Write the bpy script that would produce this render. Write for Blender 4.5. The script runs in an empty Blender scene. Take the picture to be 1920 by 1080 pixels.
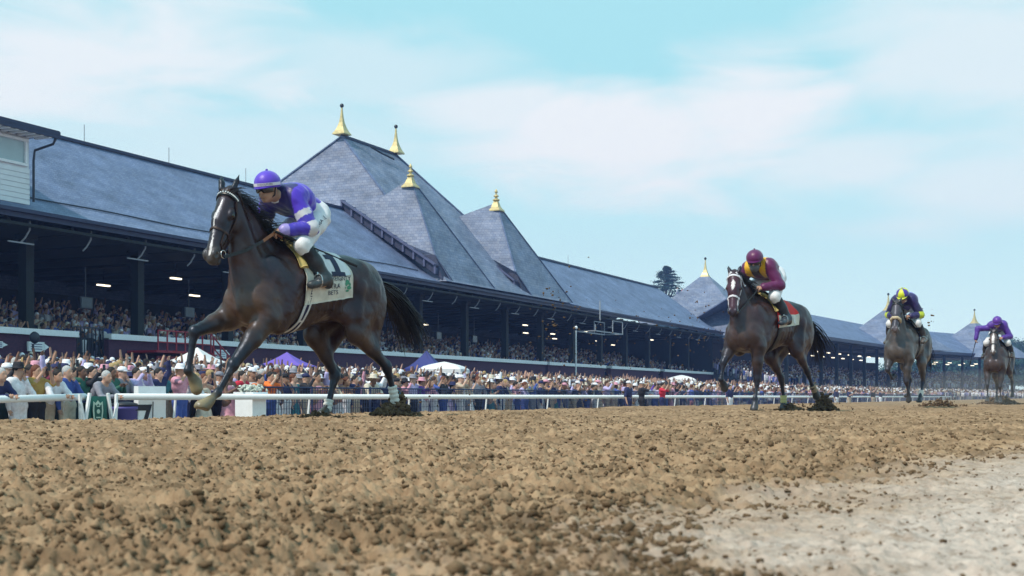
import bpy, math, random
import numpy as np
from mathutils import Vector, Matrix
random.seed(7); RNG = np.random.RandomState(11)

# ------------------------------------------------------------------ camera, sky, sun, exposure
S = bpy.context.scene
AZ = math.radians(24.4)
CAMZ = 0.20
cd = bpy.data.cameras.new('camera'); cam = bpy.data.objects.new('camera', cd)
S.collection.objects.link(cam); S.camera = cam
cam.location = (0, 0, CAMZ); cam.rotation_euler = (math.pi/2, 0, AZ)
cd.sensor_width = 36; cd.lens = 45; cd.shift_y = 204/1920
cd.clip_start = 0.05; cd.clip_end = 3000
cd.dof.use_dof = True; cd.dof.focus_distance = 13.5; cd.dof.aperture_fstop = 9.5

W = bpy.data.worlds.new('World'); S.world = W; W.use_nodes = True
SUN_EL, SUN_ROT = math.radians(52), math.radians(202)
nt = W.node_tree; N = nt.nodes; LK = nt.links; N.clear()
def nd(t, tree=None, **kw):
    n = (tree or nt).nodes.new(t)
    for k, v in kw.items(): setattr(n, k, v)
    return n
out = nd('ShaderNodeOutputWorld'); bg = nd('ShaderNodeBackground')
sky = nd('ShaderNodeTexSky', sky_type='NISHITA', sun_disc=False, sun_elevation=SUN_EL, sun_rotation=SUN_ROT, air_density=1.0, dust_density=2.0, ozone_density=1.5)
tc = nd('ShaderNodeTexCoord'); mp = nd('ShaderNodeMapping'); mp.inputs['Scale'].default_value = (1.0, 1.0, 3.2)
mp.inputs['Location'].default_value = (0.35, 0.1, 0.25)
n1 = nd('ShaderNodeTexNoise'); n1.inputs['Scale'].default_value = 1.9; n1.inputs['Detail'].default_value = 7; n1.inputs['Roughness'].default_value = 0.5; n1.inputs['Distortion'].default_value = 0.35
r1 = nd('ShaderNodeValToRGB'); r1.color_ramp.elements[0].position = 0.42; r1.color_ramp.elements[1].position = 0.62
mx = nd('ShaderNodeMix', data_type='RGBA'); hz = nd('ShaderNodeMix', data_type='RGBA')
tint = nd('ShaderNodeMix', data_type='RGBA', blend_type='MULTIPLY'); tint.inputs[0].default_value = 1
tint.inputs[7].default_value = (0.95, 1.08, 0.92, 1)
LK.new(tc.outputs['Generated'], mp.inputs[0]); LK.new(mp.outputs[0], n1.inputs['Vector']); LK.new(n1.outputs[0], r1.inputs[0])
LK.new(sky.outputs[0], tint.inputs[6]); LK.new(tint.outputs[2], hz.inputs[6]); hz.inputs[0].default_value = 0.78
hz.inputs[7].default_value = (5.6, 10.5, 11.4, 1)
# cloud banks: soft noise gathered around a few directions of the sky, plus a pale veil towards the horizon
def skydir(px, py):
    x, z = (px-960)/2400, (744-py)/2400; d = Vector((x*math.cos(AZ)-math.sin(AZ), x*math.sin(AZ)+math.cos(AZ), z)); return d.normalized()
def M(op, a, b=None, c=None):
    n = nd('ShaderNodeMath', operation=op)
    for i, q in enumerate((a, b, c)):
        if q is None: continue
        if isinstance(q, (int, float)): n.inputs[i].default_value = q
        else: LK.new(q, n.inputs[i])
    return n.outputs[0]
n2 = nd('ShaderNodeTexNoise'); n2.inputs['Scale'].default_value = 7; n2.inputs['Detail'].default_value = 8; n2.inputs['Roughness'].default_value = .55; n2.inputs['Distortion'].default_value = .5
LK.new(mp.outputs[0], n2.inputs['Vector']); acc = None
for px, py, wx, wz, st in ((1180, 260, .16, .045, .8), (1400, 225, .09, .050, .8), (980, 215, .10, .030, .7), (1560, 300, .10, .030, .55), (150, 110, .16, .05, .75), (700, 130, .12, .03, .4), (1850, 90, .12, .06, .6), (1860, 350, .10, .035, .5), (400, 260, .25, .03, .35)):
    dv = skydir(px, py); sb = nd('ShaderNodeVectorMath', operation='SUBTRACT'); LK.new(tc.outputs['Generated'], sb.inputs[0]); sb.inputs[1].default_value = dv
    sc_ = nd('ShaderNodeVectorMath', operation='MULTIPLY'); LK.new(sb.outputs[0], sc_.inputs[0]); sc_.inputs[1].default_value = (1/wx, 1/wx, 1/wz)
    ln = nd('ShaderNodeVectorMath', operation='LENGTH'); LK.new(sc_.outputs[0], ln.inputs[0])
    w_ = M('ADD', ln.outputs['Value'], M('MULTIPLY', M('SUBTRACT', n2.outputs[0], .5), 2.2))
    mr_ = nd('ShaderNodeMapRange', interpolation_type='SMOOTHSTEP'); LK.new(w_, mr_.inputs[0]); mr_.inputs[1].default_value = 1.45; mr_.inputs[2].default_value = .25; mr_.inputs[3].default_value = 0; mr_.inputs[4].default_value = st
    acc = mr_.outputs[0] if acc is None else M('MAXIMUM', acc, mr_.outputs[0])
sepz = nd('ShaderNodeSeparateXYZ'); LK.new(tc.outputs['Generated'], sepz.inputs[0])
veil = nd('ShaderNodeMapRange'); LK.new(sepz.outputs[2], veil.inputs[0]); veil.inputs[1].default_value = .24; veil.inputs[2].default_value = .02; veil.inputs[3].default_value = .0; veil.inputs[4].default_value = .7
vl = nd('ShaderNodeMix', data_type='RGBA'); LK.new(veil.outputs[0], vl.inputs[0]); LK.new(hz.outputs[2], vl.inputs[6]); vl.inputs[7].default_value = (10.2, 11.8, 12.0, 1)
LK.new(acc, mx.inputs[0]); LK.new(vl.outputs[2], mx.inputs[6]); mx.inputs[7].default_value = (11.0, 10.6, 10.8, 1)
LK.new(mx.outputs[2], bg.inputs[0]); bg.inputs[1].default_value = 0.094; LK.new(bg.outputs[0], out.inputs[0])

sl = bpy.data.lights.new('sun', 'SUN'); so = bpy.data.objects.new('sun', sl); S.collection.objects.link(so)
sl.energy = 3.9; sl.angle = math.radians(2.5); sl.color = (1.0, 0.90, 0.76)
# light travels from the sun towards the scene
sd = Vector((math.sin(SUN_ROT)*math.cos(SUN_EL), math.cos(SUN_ROT)*math.cos(SUN_EL), math.sin(SUN_EL)))
so.rotation_euler = (-sd).to_track_quat('-Z', 'Y').to_euler()
S.view_settings.view_transform = 'Standard'; S.view_settings.look = 'None'; S.view_settings.gamma = 1; S.view_settings.use_curve_mapping = False
S.view_settings.exposure = 0.0
S.cycles.max_bounces = 6; S.cycles.volume_bounces = 0

# ------------------------------------------------------------------ helpers
COL = S.collection
def setp(o, label=None, cat=None, group=None, kind=None):
    if label: o['label'] = label
    if cat: o['category'] = cat
    if group: o['group'] = group
    if kind: o['kind'] = kind
    return o
def link(o, parent=None):
    COL.objects.link(o)
    if parent is not None: o.parent = parent
    return o
def empty(name, loc=(0,0,0), rz=0, **k):
    o = bpy.data.objects.new(name, None); o.empty_display_size = .2
    o.location = loc; o.rotation_euler = (0,0,rz); link(o); setp(o, **k); return o
def mesh_obj(name, verts, faces, mats, parent=None, smooth=False, midx=None, cols=None, auto=None, **k):
    me = bpy.data.meshes.new(name)
    verts = np.asarray(verts, dtype=np.float32)
    if isinstance(faces, np.ndarray):
        nf, w = faces.shape
        me.vertices.add(len(verts)); me.vertices.foreach_set('co', verts.ravel())
        me.loops.add(nf*w); me.loops.foreach_set('vertex_index', faces.astype(np.int32).ravel())
        me.polygons.add(nf); me.polygons.foreach_set('loop_start', np.arange(0, nf*w, w, dtype=np.int32))
        me.update(calc_edges=True)
    else:
        me.from_pydata(verts.tolist(), [], faces)
    for m in (mats if isinstance(mats, (list, tuple)) else [mats]): me.materials.append(m)
    if midx is not None: me.polygons.foreach_set('material_index', np.asarray(midx, dtype=np.int32))
    if smooth: me.polygons.foreach_set('use_smooth', np.ones(len(me.polygons), dtype=bool))
    if cols is not None:
        ca = me.color_attributes.new('Col', 'FLOAT_COLOR', 'POINT')
        c4 = np.ones((len(verts), 4), np.float32); c4[:, :3] = cols; ca.data.foreach_set('color', c4.ravel())
    me.update()
    o = bpy.data.objects.new(name, me); link(o, parent); setp(o, **k)
    return o

class MB:
    """collects boxes, bars, tubes, lathes into one mesh"""
    def __init__(s): s.v = []; s.f = []; s.m = []
    def add(s, v, f, m=0):
        b = len(s.v); s.v += [tuple(map(float, p)) for p in v]; s.f += [tuple(b+i for i in q) for q in f]; s.m += [m]*len(f); return s
    def box(s, c, size, m=0, rz=0, R=None):
        hx, hy, hz_ = size[0]/2, size[1]/2, size[2]/2
        M = R if R is not None else Matrix.Rotation(rz, 3, 'Z')
        v = [Vector(c) + M @ Vector((x*hx, y*hy, z*hz_)) for x in (-1,1) for y in (-1,1) for z in (-1,1)]
        return s.add(v, [(0,1,3,2),(4,6,7,5),(0,4,5,1),(2,3,7,6),(0,2,6,4),(1,5,7,3)], m)
    def bar(s, a, b, w, h=None, m=0, up=(0,0,1)):
        a, b = Vector(a), Vector(b); h = h or w; d = b-a; L = d.length
        if L < 1e-6: return s
        z = d/L; x = Vector(up).cross(z)
        if x.length < 1e-3: x = Vector((1,0,0)).cross(z)
        x.normalize(); y = z.cross(x)
        v = [p + x*(i*w/2) + y*(j*h/2) for p in (a, b) for i, j in ((-1,-1),(1,-1),(1,1),(-1,1))]
        return s.add(v, [(3,2,1,0),(4,5,6,7),(0,1,5,4),(1,2,6,5),(2,3,7,6),(3,0,4,7)], m)
    def tube(s, pts, r, n=8, m=0, closed=False, caps=True):
        pts = [Vector(p) for p in pts]; k = len(pts); rr = r if isinstance(r, (list, tuple)) else [r]*k
        ref = None; rings = []
        for i, p in enumerate(pts):
            a = pts[(i-1) % k] if (closed or i > 0) else p; b = pts[(i+1) % k] if (closed or i < k-1) else p
            t = (b-a).normalized()
            if ref is None: ref = t.orthogonal().normalized()
            x = (ref - t*ref.dot(t)); x = x.normalized() if x.length > 1e-5 else t.orthogonal().normalized()
            ref = x; y = t.cross(x)
            rings.append([p + (x*math.cos(2*math.pi*j/n) + y*math.sin(2*math.pi*j/n))*rr[i] for j in range(n)])
        v = [q for g in rings for q in g]; f = []
        for i in range(k if closed else k-1):
            i2 = (i+1) % k
            for j in range(n): f.append((i*n+j, i*n+(j+1) % n, i2*n+(j+1) % n, i2*n+j))
        if caps and not closed: f += [tuple(range(n))[::-1], tuple((k-1)*n+j for j in range(n))]
        return s.add(v, f, m)
    def lathe(s, c, prof, n=16, m=0, sx=1, sy=1, rot=0):
        c = Vector(c); v = []; f = []
        for r, z in prof:
            for j in range(n):
                a = 2*math.pi*j/n + rot; v.append(c + Vector((r*math.cos(a)*sx, r*math.sin(a)*sy, z)))
        for i in range(len(prof)-1):
            for j in range(n): f.append((i*n+j, i*n+(j+1) % n, (i+1)*n+(j+1) % n, (i+1)*n+j))
        f += [tuple(range(n))[::-1], tuple((len(prof)-1)*n+j for j in range(n))]
        return s.add(v, f, m)
    def build(s, name, mats, parent=None, smooth=False, **k):
        return mesh_obj(name, s.v, s.f, mats, parent, smooth, s.m, **k)

_M = {}
def mat(name, col=(.5,.5,.5), rough=.7, var=.12, vs=6., bump=0., bs=40., metal=0., spec=.4, src=None, hue2=None, coat=0, sheen=0, emit=None, stretch=None):
    """procedural principled; src: None | 'obj' (object colour) | 'vcol' (colour attribute)"""
    if name in _M: return _M[name]
    m = bpy.data.materials.new(name); m.use_nodes = True; t = m.node_tree; b = t.nodes['Principled BSDF']
    b.inputs['Roughness'].default_value = rough; b.inputs['Metallic'].default_value = metal
    b.inputs['Specular IOR Level'].default_value = spec
    if coat: b.inputs['Coat Weight'].default_value = coat
    if sheen: b.inputs['Sheen Weight'].default_value = sheen
    if emit: b.inputs['Emission Color'].default_value = (*emit[0], 1); b.inputs['Emission Strength'].default_value = emit[1]
    tcn = nd('ShaderNodeTexCoord', t); mpn = nd('ShaderNodeMapping', t); no = nd('ShaderNodeTexNoise', t)
    if stretch: mpn.inputs['Scale'].default_value = stretch
    t.links.new(tcn.outputs['Object'], mpn.inputs[0]); t.links.new(mpn.outputs[0], no.inputs['Vector'])
    no.inputs['Scale'].default_value = vs; no.inputs['Detail'].default_value = 5
    mr = nd('ShaderNodeMapRange', t); mr.inputs[1].default_value = .25; mr.inputs[2].default_value = .75
    mr.inputs[3].default_value = 1-var; mr.inputs[4].default_value = 1+var
    t.links.new(no.outputs[0], mr.inputs[0])
    if src == 'obj': cs = nd('ShaderNodeObjectInfo', t).outputs['Color']
    elif src == 'vcol': a = nd('ShaderNodeAttribute', t); a.attribute_name = 'Col'; cs = a.outputs['Color']
    elif hue2 is not None:
        mm = nd('ShaderNodeMix', t, data_type='RGBA'); mm.inputs[6].default_value = (*col, 1); mm.inputs[7].default_value = (*hue2, 1)
        n2 = nd('ShaderNodeTexNoise', t); n2.inputs['Scale'].default_value = vs*.37; n2.inputs['Detail'].default_value = 6
        t.links.new(mpn.outputs[0], n2.inputs['Vector'])
        m2 = nd('ShaderNodeMapRange', t); m2.inputs[1].default_value = .38; m2.inputs[2].default_value = .62; t.links.new(n2.outputs[0], m2.inputs[0])
        t.links.new(m2.outputs[0], mm.inputs[0]); cs = mm.outputs[2]
    else: rgb = nd('ShaderNodeRGB', t); rgb.outputs[0].default_value = (*col, 1); cs = rgb.outputs[0]
    vm = nd('ShaderNodeVectorMath', t, operation='SCALE'); t.links.new(cs, vm.inputs[0]); t.links.new(mr.outputs[0], vm.inputs['Scale'])
    t.links.new(vm.outputs[0], b.inputs['Base Color'])
    if bump:
        nb = nd('ShaderNodeTexNoise', t); nb.inputs['Scale'].default_value = bs; nb.inputs['Detail'].default_value = 4
        t.links.new(mpn.outputs[0], nb.inputs['Vector'])
        bn = nd('ShaderNodeBump', t); bn.inputs['Strength'].default_value = bump; bn.inputs['Distance'].default_value = .02
        t.links.new(nb.outputs[0], bn.inputs['Height']); t.links.new(bn.outputs[0], b.inputs['Normal'])
    _M[name] = m; return m

# ------------------------------------------------------------------ implicit surfaces (smooth unions of capsules and ellipsoids)
def rotm(deg):
    return np.array(Matrix.Rotation(math.radians(deg[2]), 3, 'Z') @ Matrix.Rotation(math.radians(deg[1]), 3, 'Y') @ Matrix.Rotation(math.radians(deg[0]), 3, 'X'))
class SDF:
    def __init__(s): s.p = []
    def cap(s, a, b, ra, rb=None, k=.04, col=None, flat=None, grp=0):
        a, b = np.array(a, float), np.array(b, float); rb = ra if rb is None else rb
        fl = None if flat is None else (np.array(flat[0], float)/np.linalg.norm(flat[0]), flat[1])
        s.p.append(dict(t='c', a=a, b=b, ra=ra, rb=rb, k=k, col=col, fl=fl, grp=grp, lo=np.minimum(a-ra, b-rb), hi=np.maximum(a+ra, b+rb))); return s
    def ell(s, c, r, rot=(0,0,0), k=.05, col=None, R=None, grp=0):
        c, r = np.array(c, float), np.array(r, float); R = rotm(rot) if R is None else np.array(R); e = np.abs(R) @ r
        s.p.append(dict(t='e', c=c, r=r, R=R, k=k, col=col, grp=grp, lo=c-e, hi=c+e)); return s
    @staticmethod
    def ev(q, P):
        if q['t'] == 'c':
            a, b = q['a'], q['b']
            if q['fl'] is not None:
                n, f = q['fl']; sc = 1/f - 1
                P = P + ((P-a) @ n)[..., None]*sc*n; b = b + ((b-a) @ n)*sc*n
            ab = b-a; L2 = ab @ ab + 1e-12; t = np.clip(((P-a) @ ab)/L2, 0, 1)
            d = np.linalg.norm(P - (a + t[..., None]*ab), axis=-1) - (q['ra'] + (q['rb']-q['ra'])*t)
            return d if q['fl'] is None else np.where(d < 0, d*q['fl'][1], d)
        Q = (P-q['c']) @ q['R']; r = q['r']
        k0 = np.linalg.norm(Q/r, axis=-1); k1 = np.linalg.norm(Q/(r*r), axis=-1)
        return k0*(k0-1)/(k1+1e-9)
    def at(s, P):
        P = np.asarray(P, float); D = np.full(P.shape[:-1], 1.0)
        for q in s.p:
            d = s.ev(q, P); k = abs(q['k'])
            if q['k'] < 0: h = np.maximum(k-np.abs(D+d), 0)/k; D = np.maximum(D, -d) + h*h*k*.25; continue
            h = np.maximum(k-np.abs(D-d), 0)/k; D = np.minimum(D, d) - h*h*k*.25
        return D
    def grad(s, P, e=.01):
        P = np.asarray(P, float)
        g = np.stack([s.at(P+np.eye(3)[i]*e)-s.at(P-np.eye(3)[i]*e) for i in range(3)], -1)
        return g/(np.linalg.norm(g, axis=-1, keepdims=True)+1e-9)
    def snap(s, P, off=0.0, it=6):
        P = np.array(P, float)
        for _ in range(it): P = P - (s.at(P)-off)[..., None]*s.grad(P)
        return P
    def mesh(s, h, infl=0., smooth=0):
        pos = [q for q in s.p if q['k'] >= 0]
        lo = np.min([q['lo'] for q in pos], 0)-3*h-infl-.02; hi = np.max([q['hi'] for q in pos], 0)+3*h+infl+.02
        n = np.ceil((hi-lo)/h).astype(int)+1
        ax = [lo[i]+h*np.arange(n[i]) for i in range(3)]
        D = np.full(n, 1.0, np.float32)
        for q in s.p:
            k = abs(q['k']); m = k+4*h+infl
            i0 = np.maximum(((q['lo']-m-lo)/h).astype(int), 0); i1 = np.minimum(((q['hi']+m-lo)/h).astype(int)+2, n)
            sl_ = tuple(slice(i0[i], i1[i]) for i in range(3))
            g = np.stack(np.meshgrid(*[ax[i][sl_[i]] for i in range(3)], indexing='ij'), -1)
            d = s.ev(q, g); d0 = D[sl_]
            if q['k'] < 0: hh = np.maximum(k-np.abs(d0+d), 0)/k; D[sl_] = np.maximum(d0, -d) + hh*hh*k*.25
            else: hh = np.maximum(k-np.abs(d0-d), 0)/k; D[sl_] = np.minimum(d0, d) - hh*hh*k*.25
        D -= infl
        # surface nets
        ins = D < 0; c = n-1
        cnt = np.zeros(c, np.int8)
        for i in (0,1):
            for j in (0,1):
                for l in (0,1): cnt += ins[i:i+c[0], j:j+c[1], l:l+c[2]]
        act = (cnt > 0) & (cnt < 8); idx = -np.ones(c, np.int64); ci = np.argwhere(act); idx[act] = np.arange(len(ci))
        acc = np.zeros((len(ci), 3)); w = np.zeros(len(ci)); cor = [(i,j,l) for i in (0,1) for j in (0,1) for l in (0,1)]
        for A in cor:
            for a_ in range(3):
                if A[a_]: continue
                B = list(A); B[a_] = 1; B = tuple(B)
                da = D[tuple((ci+A).T)].astype(float); db = D[tuple((ci+B).T)].astype(float)
                x = (da < 0) != (db < 0); t = np.where(x, da/np.where(x, da-db, 1), 0)
                pt = np.array(A, float)[None, :] + t[:, None]*np.eye(3)[a_]
                acc += np.where(x[:, None], pt, 0); w += x
        V = lo + h*(ci + acc/w[:, None])
        F = []
        for a_ in range(3):
            b_, c_ = (a_+1) % 3, (a_+2) % 3
            s0 = [slice(None)]*3; s1 = [slice(None)]*3; s0[a_] = slice(0, -1); s1[a_] = slice(1, None)
            x = ins[tuple(s0)] != ins[tuple(s1)]
            e = np.argwhere(x); e = e[(e[:, b_] > 0) & (e[:, c_] > 0) & (e[:, b_] < c[b_]) & (e[:, c_] < c[c_])]
            fl = ins[tuple(e.T)]
            def I(db, dc):
                q = e.copy(); q[:, b_] -= db; q[:, c_] -= dc; return idx[tuple(q.T)]
            f = np.stack([I(1,1), I(0,1), I(0,0), I(1,0)], 1); f[~fl] = f[~fl][:, ::-1]; F.append(f)
        F = np.concatenate(F)
        if smooth:
            for _ in range(smooth):
                sm = np.zeros_like(V); ct = np.zeros(len(V))
                for i in range(4):
                    np.add.at(sm, F[:, i], V[F[:, (i+1) % 4]]); np.add.at(ct, F[:, i], 1)
                    np.add.at(sm, F[:, i], V[F[:, (i-1) % 4]]); np.add.at(ct, F[:, i], 1)
                V = V*.5 + sm/ct[:, None]*.5
        return V, F
    def colors(s, V, tau=.02):
        D = []; Cc = []
        for q in s.p:
            if q['col'] is None or q['k'] < 0: continue
            D.append(s.ev(q, V)); Cc.append(q['col'])
        D = np.array(D); Cc = np.array(Cc); D = D - D.min(0); w = np.exp(-np.clip(D/tau, 0, 30)); w /= w.sum(0)
        return np.einsum('ij,ik->jk', w, Cc)

# ------------------------------------------------------------------ track frame: s along the rail (world +Y), d across (world -X), z up
def P(s, d, h): return Vector((-d, s, h + CAMZ))          # h measured from the lens
ca, sa = math.cos(AZ), math.sin(AZ)
def xz(X, Z, h):                                           # camera-plan coordinates to world
    return P(X*sa + Z*ca, -X*ca + Z*sa, h)
def ground_z(d):                                           # track crown, fall towards the rail, rising apron
    d = np.asarray(d, float)
    return np.interp(d, [-60, -3, 8, 9.5, 17, 18.5, 24, 37, 60], [.25, 0.0, 0.0, -.05, -.88, -.92, -.66, .05, .05])

# ---- value noise
def vnoise(x, y, f, seed):
    x = x*f + seed*17.13; y = y*f - seed*9.7
    xi = np.floor(x).astype(np.int64); yi = np.floor(y).astype(np.int64); u = x-xi; v = y-yi
    u = u*u*(3-2*u); v = v*v*(3-2*v)
    def h(a, b):
        n = (a*374761393 + b*668265263 + seed*1442695041) & 0xffffffff
        n = ((n ^ (n >> 13))*1274126177) & 0xffffffff
        return ((n ^ (n >> 16)) & 0xffff)/65535.0
    return (h(xi, yi)*(1-u)+h(xi+1, yi)*u)*(1-v)+(h(xi, yi+1)*(1-u)+h(xi+1, yi+1)*u)*v
def hard(x, y):
    """0 on the harrowed dirt, 1 on the hard packed strip beside the inner rail"""
    X = x*ca + y*sa; Zz = -x*sa + y*ca
    t = (X-.0)*.84 - (Zz-1.62)*.52
    t = t + (vnoise(x, y, .9, 3)-.5)*.5 + (vnoise(x, y, 4, 5)-.5)*.25
    t = t + (vnoise(x, y, 14, 71)-.5)*.16 + (vnoise(x, y, 38, 72)-.5)*.10
    return np.clip(t/.65+.26, 0, 1)
def crumbs(x, y, f, seed, keep=.7, warp=.35):
    # packed irregular crumbs: the tallest of the domes centred in the neighbouring cells
    w = (vnoise(x, y, f*1.9, seed+3)-.5)*warp; w2 = (vnoise(x, y, f*1.7, seed+5)-.5)*warp
    px, py = x*f+w, y*f+w2; xi, yi = np.floor(px).astype(np.int64), np.floor(py).astype(np.int64); H = np.zeros_like(px)
    for a in (-1, 0, 1):
        for b in (-1, 0, 1):
            cx, cy = xi+a, yi+b; n = (cx*374761393 + cy*668265263 + seed*1442695041) & 0xffffffff; n = ((n ^ (n >> 13))*1274126177) & 0xffffffff; n = n ^ (n >> 16)
            u1, u2, u3 = (n & 1023)/1023., ((n >> 10) & 1023)/1023., ((n >> 20) & 1023)/1023.
            r = np.where(u3 < keep, .30+.55*u3/keep*u3/keep, 0); d2 = (px-cx-u1)**2+(py-cy-u2)**2
            H = np.maximum(H, np.sqrt(np.maximum(r*r-d2, 0)))
    return H/f
def dirt_h(x, y):
    n = (vnoise(x, y, .45, 1)-.5)*.05 + (vnoise(x, y, 1.7, 2)-.5)*.035
    big = vnoise(x, y, 6.5, 4); mid = vnoise(x, y, 15, 6); fin = vnoise(x, y, 36, 7); vf = vnoise(x, y, 85, 8)
    f2 = vnoise(x, y, 52, 41); cl = .35+1.1*vnoise(x, y, 2.3, 44); lump = np.clip(big-.62, 0, 1)*.04 + np.clip(mid-.55, 0, 1)*.03 + (crumbs(x, y, 32, 61, .35)*.65 + crumbs(x, y, 62, 62, .75)*.95)*cl + crumbs(x, y, 120, 63, .8)*.9 + (f2-.5)*.008
    print_ = -np.clip(.36-vnoise(x, y, 3.1, 9), 0, 1)*.12
    hd = hard(x, y)
    return n*(1-hd*.8) + (lump+print_)*(1-hd) + hd*(np.abs(fin-.5)*.005 + (vf-.5)*.004 + crumbs(x, y, 55, 64, .30)*.55 + crumbs(x, y, 110, 65, .6)*.5 + np.clip(mid-.7, 0, 1)*.03) - .018

def dirt_material(name, dark=1.0, strip=True):
    m = bpy.data.materials.new(name); m.use_nodes = True; t = m.node_tree; b = t.nodes['Principled BSDF']; L = t.links
    b.inputs['Roughness'].default_value = 1; b.inputs['Specular IOR Level'].default_value = .0
    tcn = nd('ShaderNodeTexCoord', t)
    def noise(sc, det=6, ro=.6):
        n = nd('ShaderNodeTexNoise', t); n.inputs['Scale'].default_value = sc; n.inputs['Detail'].default_value = det; n.inputs['Roughness'].default_value = ro
        L.new(tcn.outputs['Object'], n.inputs['Vector']); return n.outputs[0]
    ra = nd('ShaderNodeValToRGB', t); e = ra.color_ramp.elements
    e[0].position = .30; e[0].color = (.13*dark, .088*dark, .058*dark, 1); e[1].position = .62; e[1].color = (.385*dark, .26*dark, .168*dark, 1)
    x = e.new(.46); x.color = (.25*dark, .162*dark, .102*dark, 1)
    L.new(noise(9, 8, .68), ra.inputs[0])
    big = nd('ShaderNodeMapRange', t); big.inputs[1].default_value = .35; big.inputs[2].default_value = .65; big.inputs[3].default_value = .82; big.inputs[4].default_value = 1.15
    L.new(noise(.8, 4), big.inputs[0])
    sc = nd('ShaderNodeVectorMath', t, operation='SCALE'); L.new(ra.outputs[0], sc.inputs[0]); L.new(big.outputs[0], sc.inputs['Scale'])
    col = sc.outputs[0]
    if strip:
        at = nd('ShaderNodeAttribute', t); at.attribute_name = 'Col'
        rg = nd('ShaderNodeValToRGB', t); e = rg.color_ramp.elements; e[0].position = .36; e[0].color = (.25, .19, .15, 1); e[1].position = .60; e[1].color = (.56, .46, .41, 1); e_ = e.new(.46); e_.color = (.42, .345, .31, 1)
        L.new(noise(22, 9, .78), rg.inputs[0])
        mm = nd('ShaderNodeMix', t, data_type='RGBA'); L.new(at.outputs['Fac'], mm.inputs[0]); L.new(col, mm.inputs[6]); L.new(rg.outputs[0], mm.inputs[7]); col = mm.outputs[2]
    L.new(col, b.inputs['Base Color'])
    bn = nd('ShaderNodeBump', t); bn.inputs['Strength'].default_value = .6; bn.inputs['Distance'].default_value = .006
    L.new(noise(140, 5, .7), bn.inputs['Height']); L.new(bn.outputs[0], b.inputs['Normal'])
    return m
M_DIRT = dirt_material('dirt'); M_CLOD = dirt_material('clod_dirt', .56, False); M_SPRAY = dirt_material('kicked_dirt', .42, False)  # clods: darker dirt, with shadow specks also put into their tone

def build_ground():
    na = 900; r = np.concatenate([.6*np.exp(np.linspace(0, math.log(20/.6), 1150)), 20*np.exp(np.linspace(0, math.log(300/20), 160))[1:]]); nr = len(r); th = np.radians(np.linspace(-42, 42, na))
    Rr, T = np.meshgrid(r, th, indexing='ij')
    X = Rr*np.sin(T); Z = Rr*np.cos(T); x = X*ca - Z*sa; y = X*sa + Z*ca
    keep_d = -x
    z = ground_z(keep_d) + dirt_h(x, y)*np.clip((17.6-keep_d)/1.0, 0.0, 1)*np.interp(Rr, [0, 12, 40, 90], [1, 1, .6, .25])
    V = np.stack([x, y, z], -1).reshape(-1, 3)
    i = np.arange(nr-1)[:, None]*na + np.arange(na-1)[None, :]
    F = np.stack([i, i+1, i+na+1, i+na], -1).reshape(-1, 4)
    fd = keep_d.reshape(-1)[F].max(1); F = F[fd < 18.0]
    hd = hard(x, y).reshape(-1)
    mesh_obj('dirt_track', V, F[:, ::-1], M_DIRT, smooth=True, cols=np.repeat(hd[:, None], 3, 1), kind='structure', label='harrowed brown dirt race track with a hard packed pale strip', cat='ground')
    # base sheet to the horizon: runs under the track and up the concrete apron
    ds = [-1500, -60, -3, 8, 9.5, 17, 18.5, 24, 37, 60, 1500]; ss = [-400, 0, 60, 120, 200, 300, 2500]
    gz = lambda d: float(ground_z(d)) - (.35 if d < 17.5 else .0)
    v = [(-d, s_, gz(d)) for s_ in ss for d in ds]; n = len(ds)
    f = [(a*n+b, (a+1)*n+b, (a+1)*n+b+1, a*n+b+1) for a in range(len(ss)-1) for b in range(n-1)]
    mesh_obj('ground', v, f, mat('apron_concrete', (.30, .28, .27), .9, .15, .8, bump=.2), kind='structure', label='ground and concrete apron between rail and grandstand', cat='ground')

def ico(sub):
    import bmesh
    bm = bmesh.new(); bmesh.ops.create_icosphere(bm, subdivisions=sub, radius=1); bm.verts.ensure_lookup_table()
    v = np.array([q.co[:] for q in bm.verts]); f = np.array([[q.index for q in p.verts] for p in bm.faces]); bm.free(); return v, f
def lumps(pos, size, sub=2, seed=0, rough=.35, flat=.7):
    """a cloud of irregular clods as one vertex/face array"""
    v, f = ico(sub); n = len(pos); rs = np.random.RandomState(seed)
    q = v[None]*(1 + (rs.rand(n, len(v))-.5)[..., None]*rough*2)
    sc = np.stack([.7+.7*rs.rand(n), .7+.7*rs.rand(n), flat*(.7+.6*rs.rand(n))], -1)
    q = q*sc[:, None]*np.asarray(size)[:, None, None]
    a = rs.rand(n)*6.28; c, s_ = np.cos(a)[:, None], np.sin(a)[:, None]
    q = np.stack([q[..., 0]*c-q[..., 1]*s_, q[..., 0]*s_+q[..., 1]*c, q[..., 2]], -1) + np.asarray(pos)[:, None]
    F = (f[None] + (np.arange(n)*len(v))[:, None, None]).reshape(-1, 3)
    return q.reshape(-1, 3), F

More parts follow.
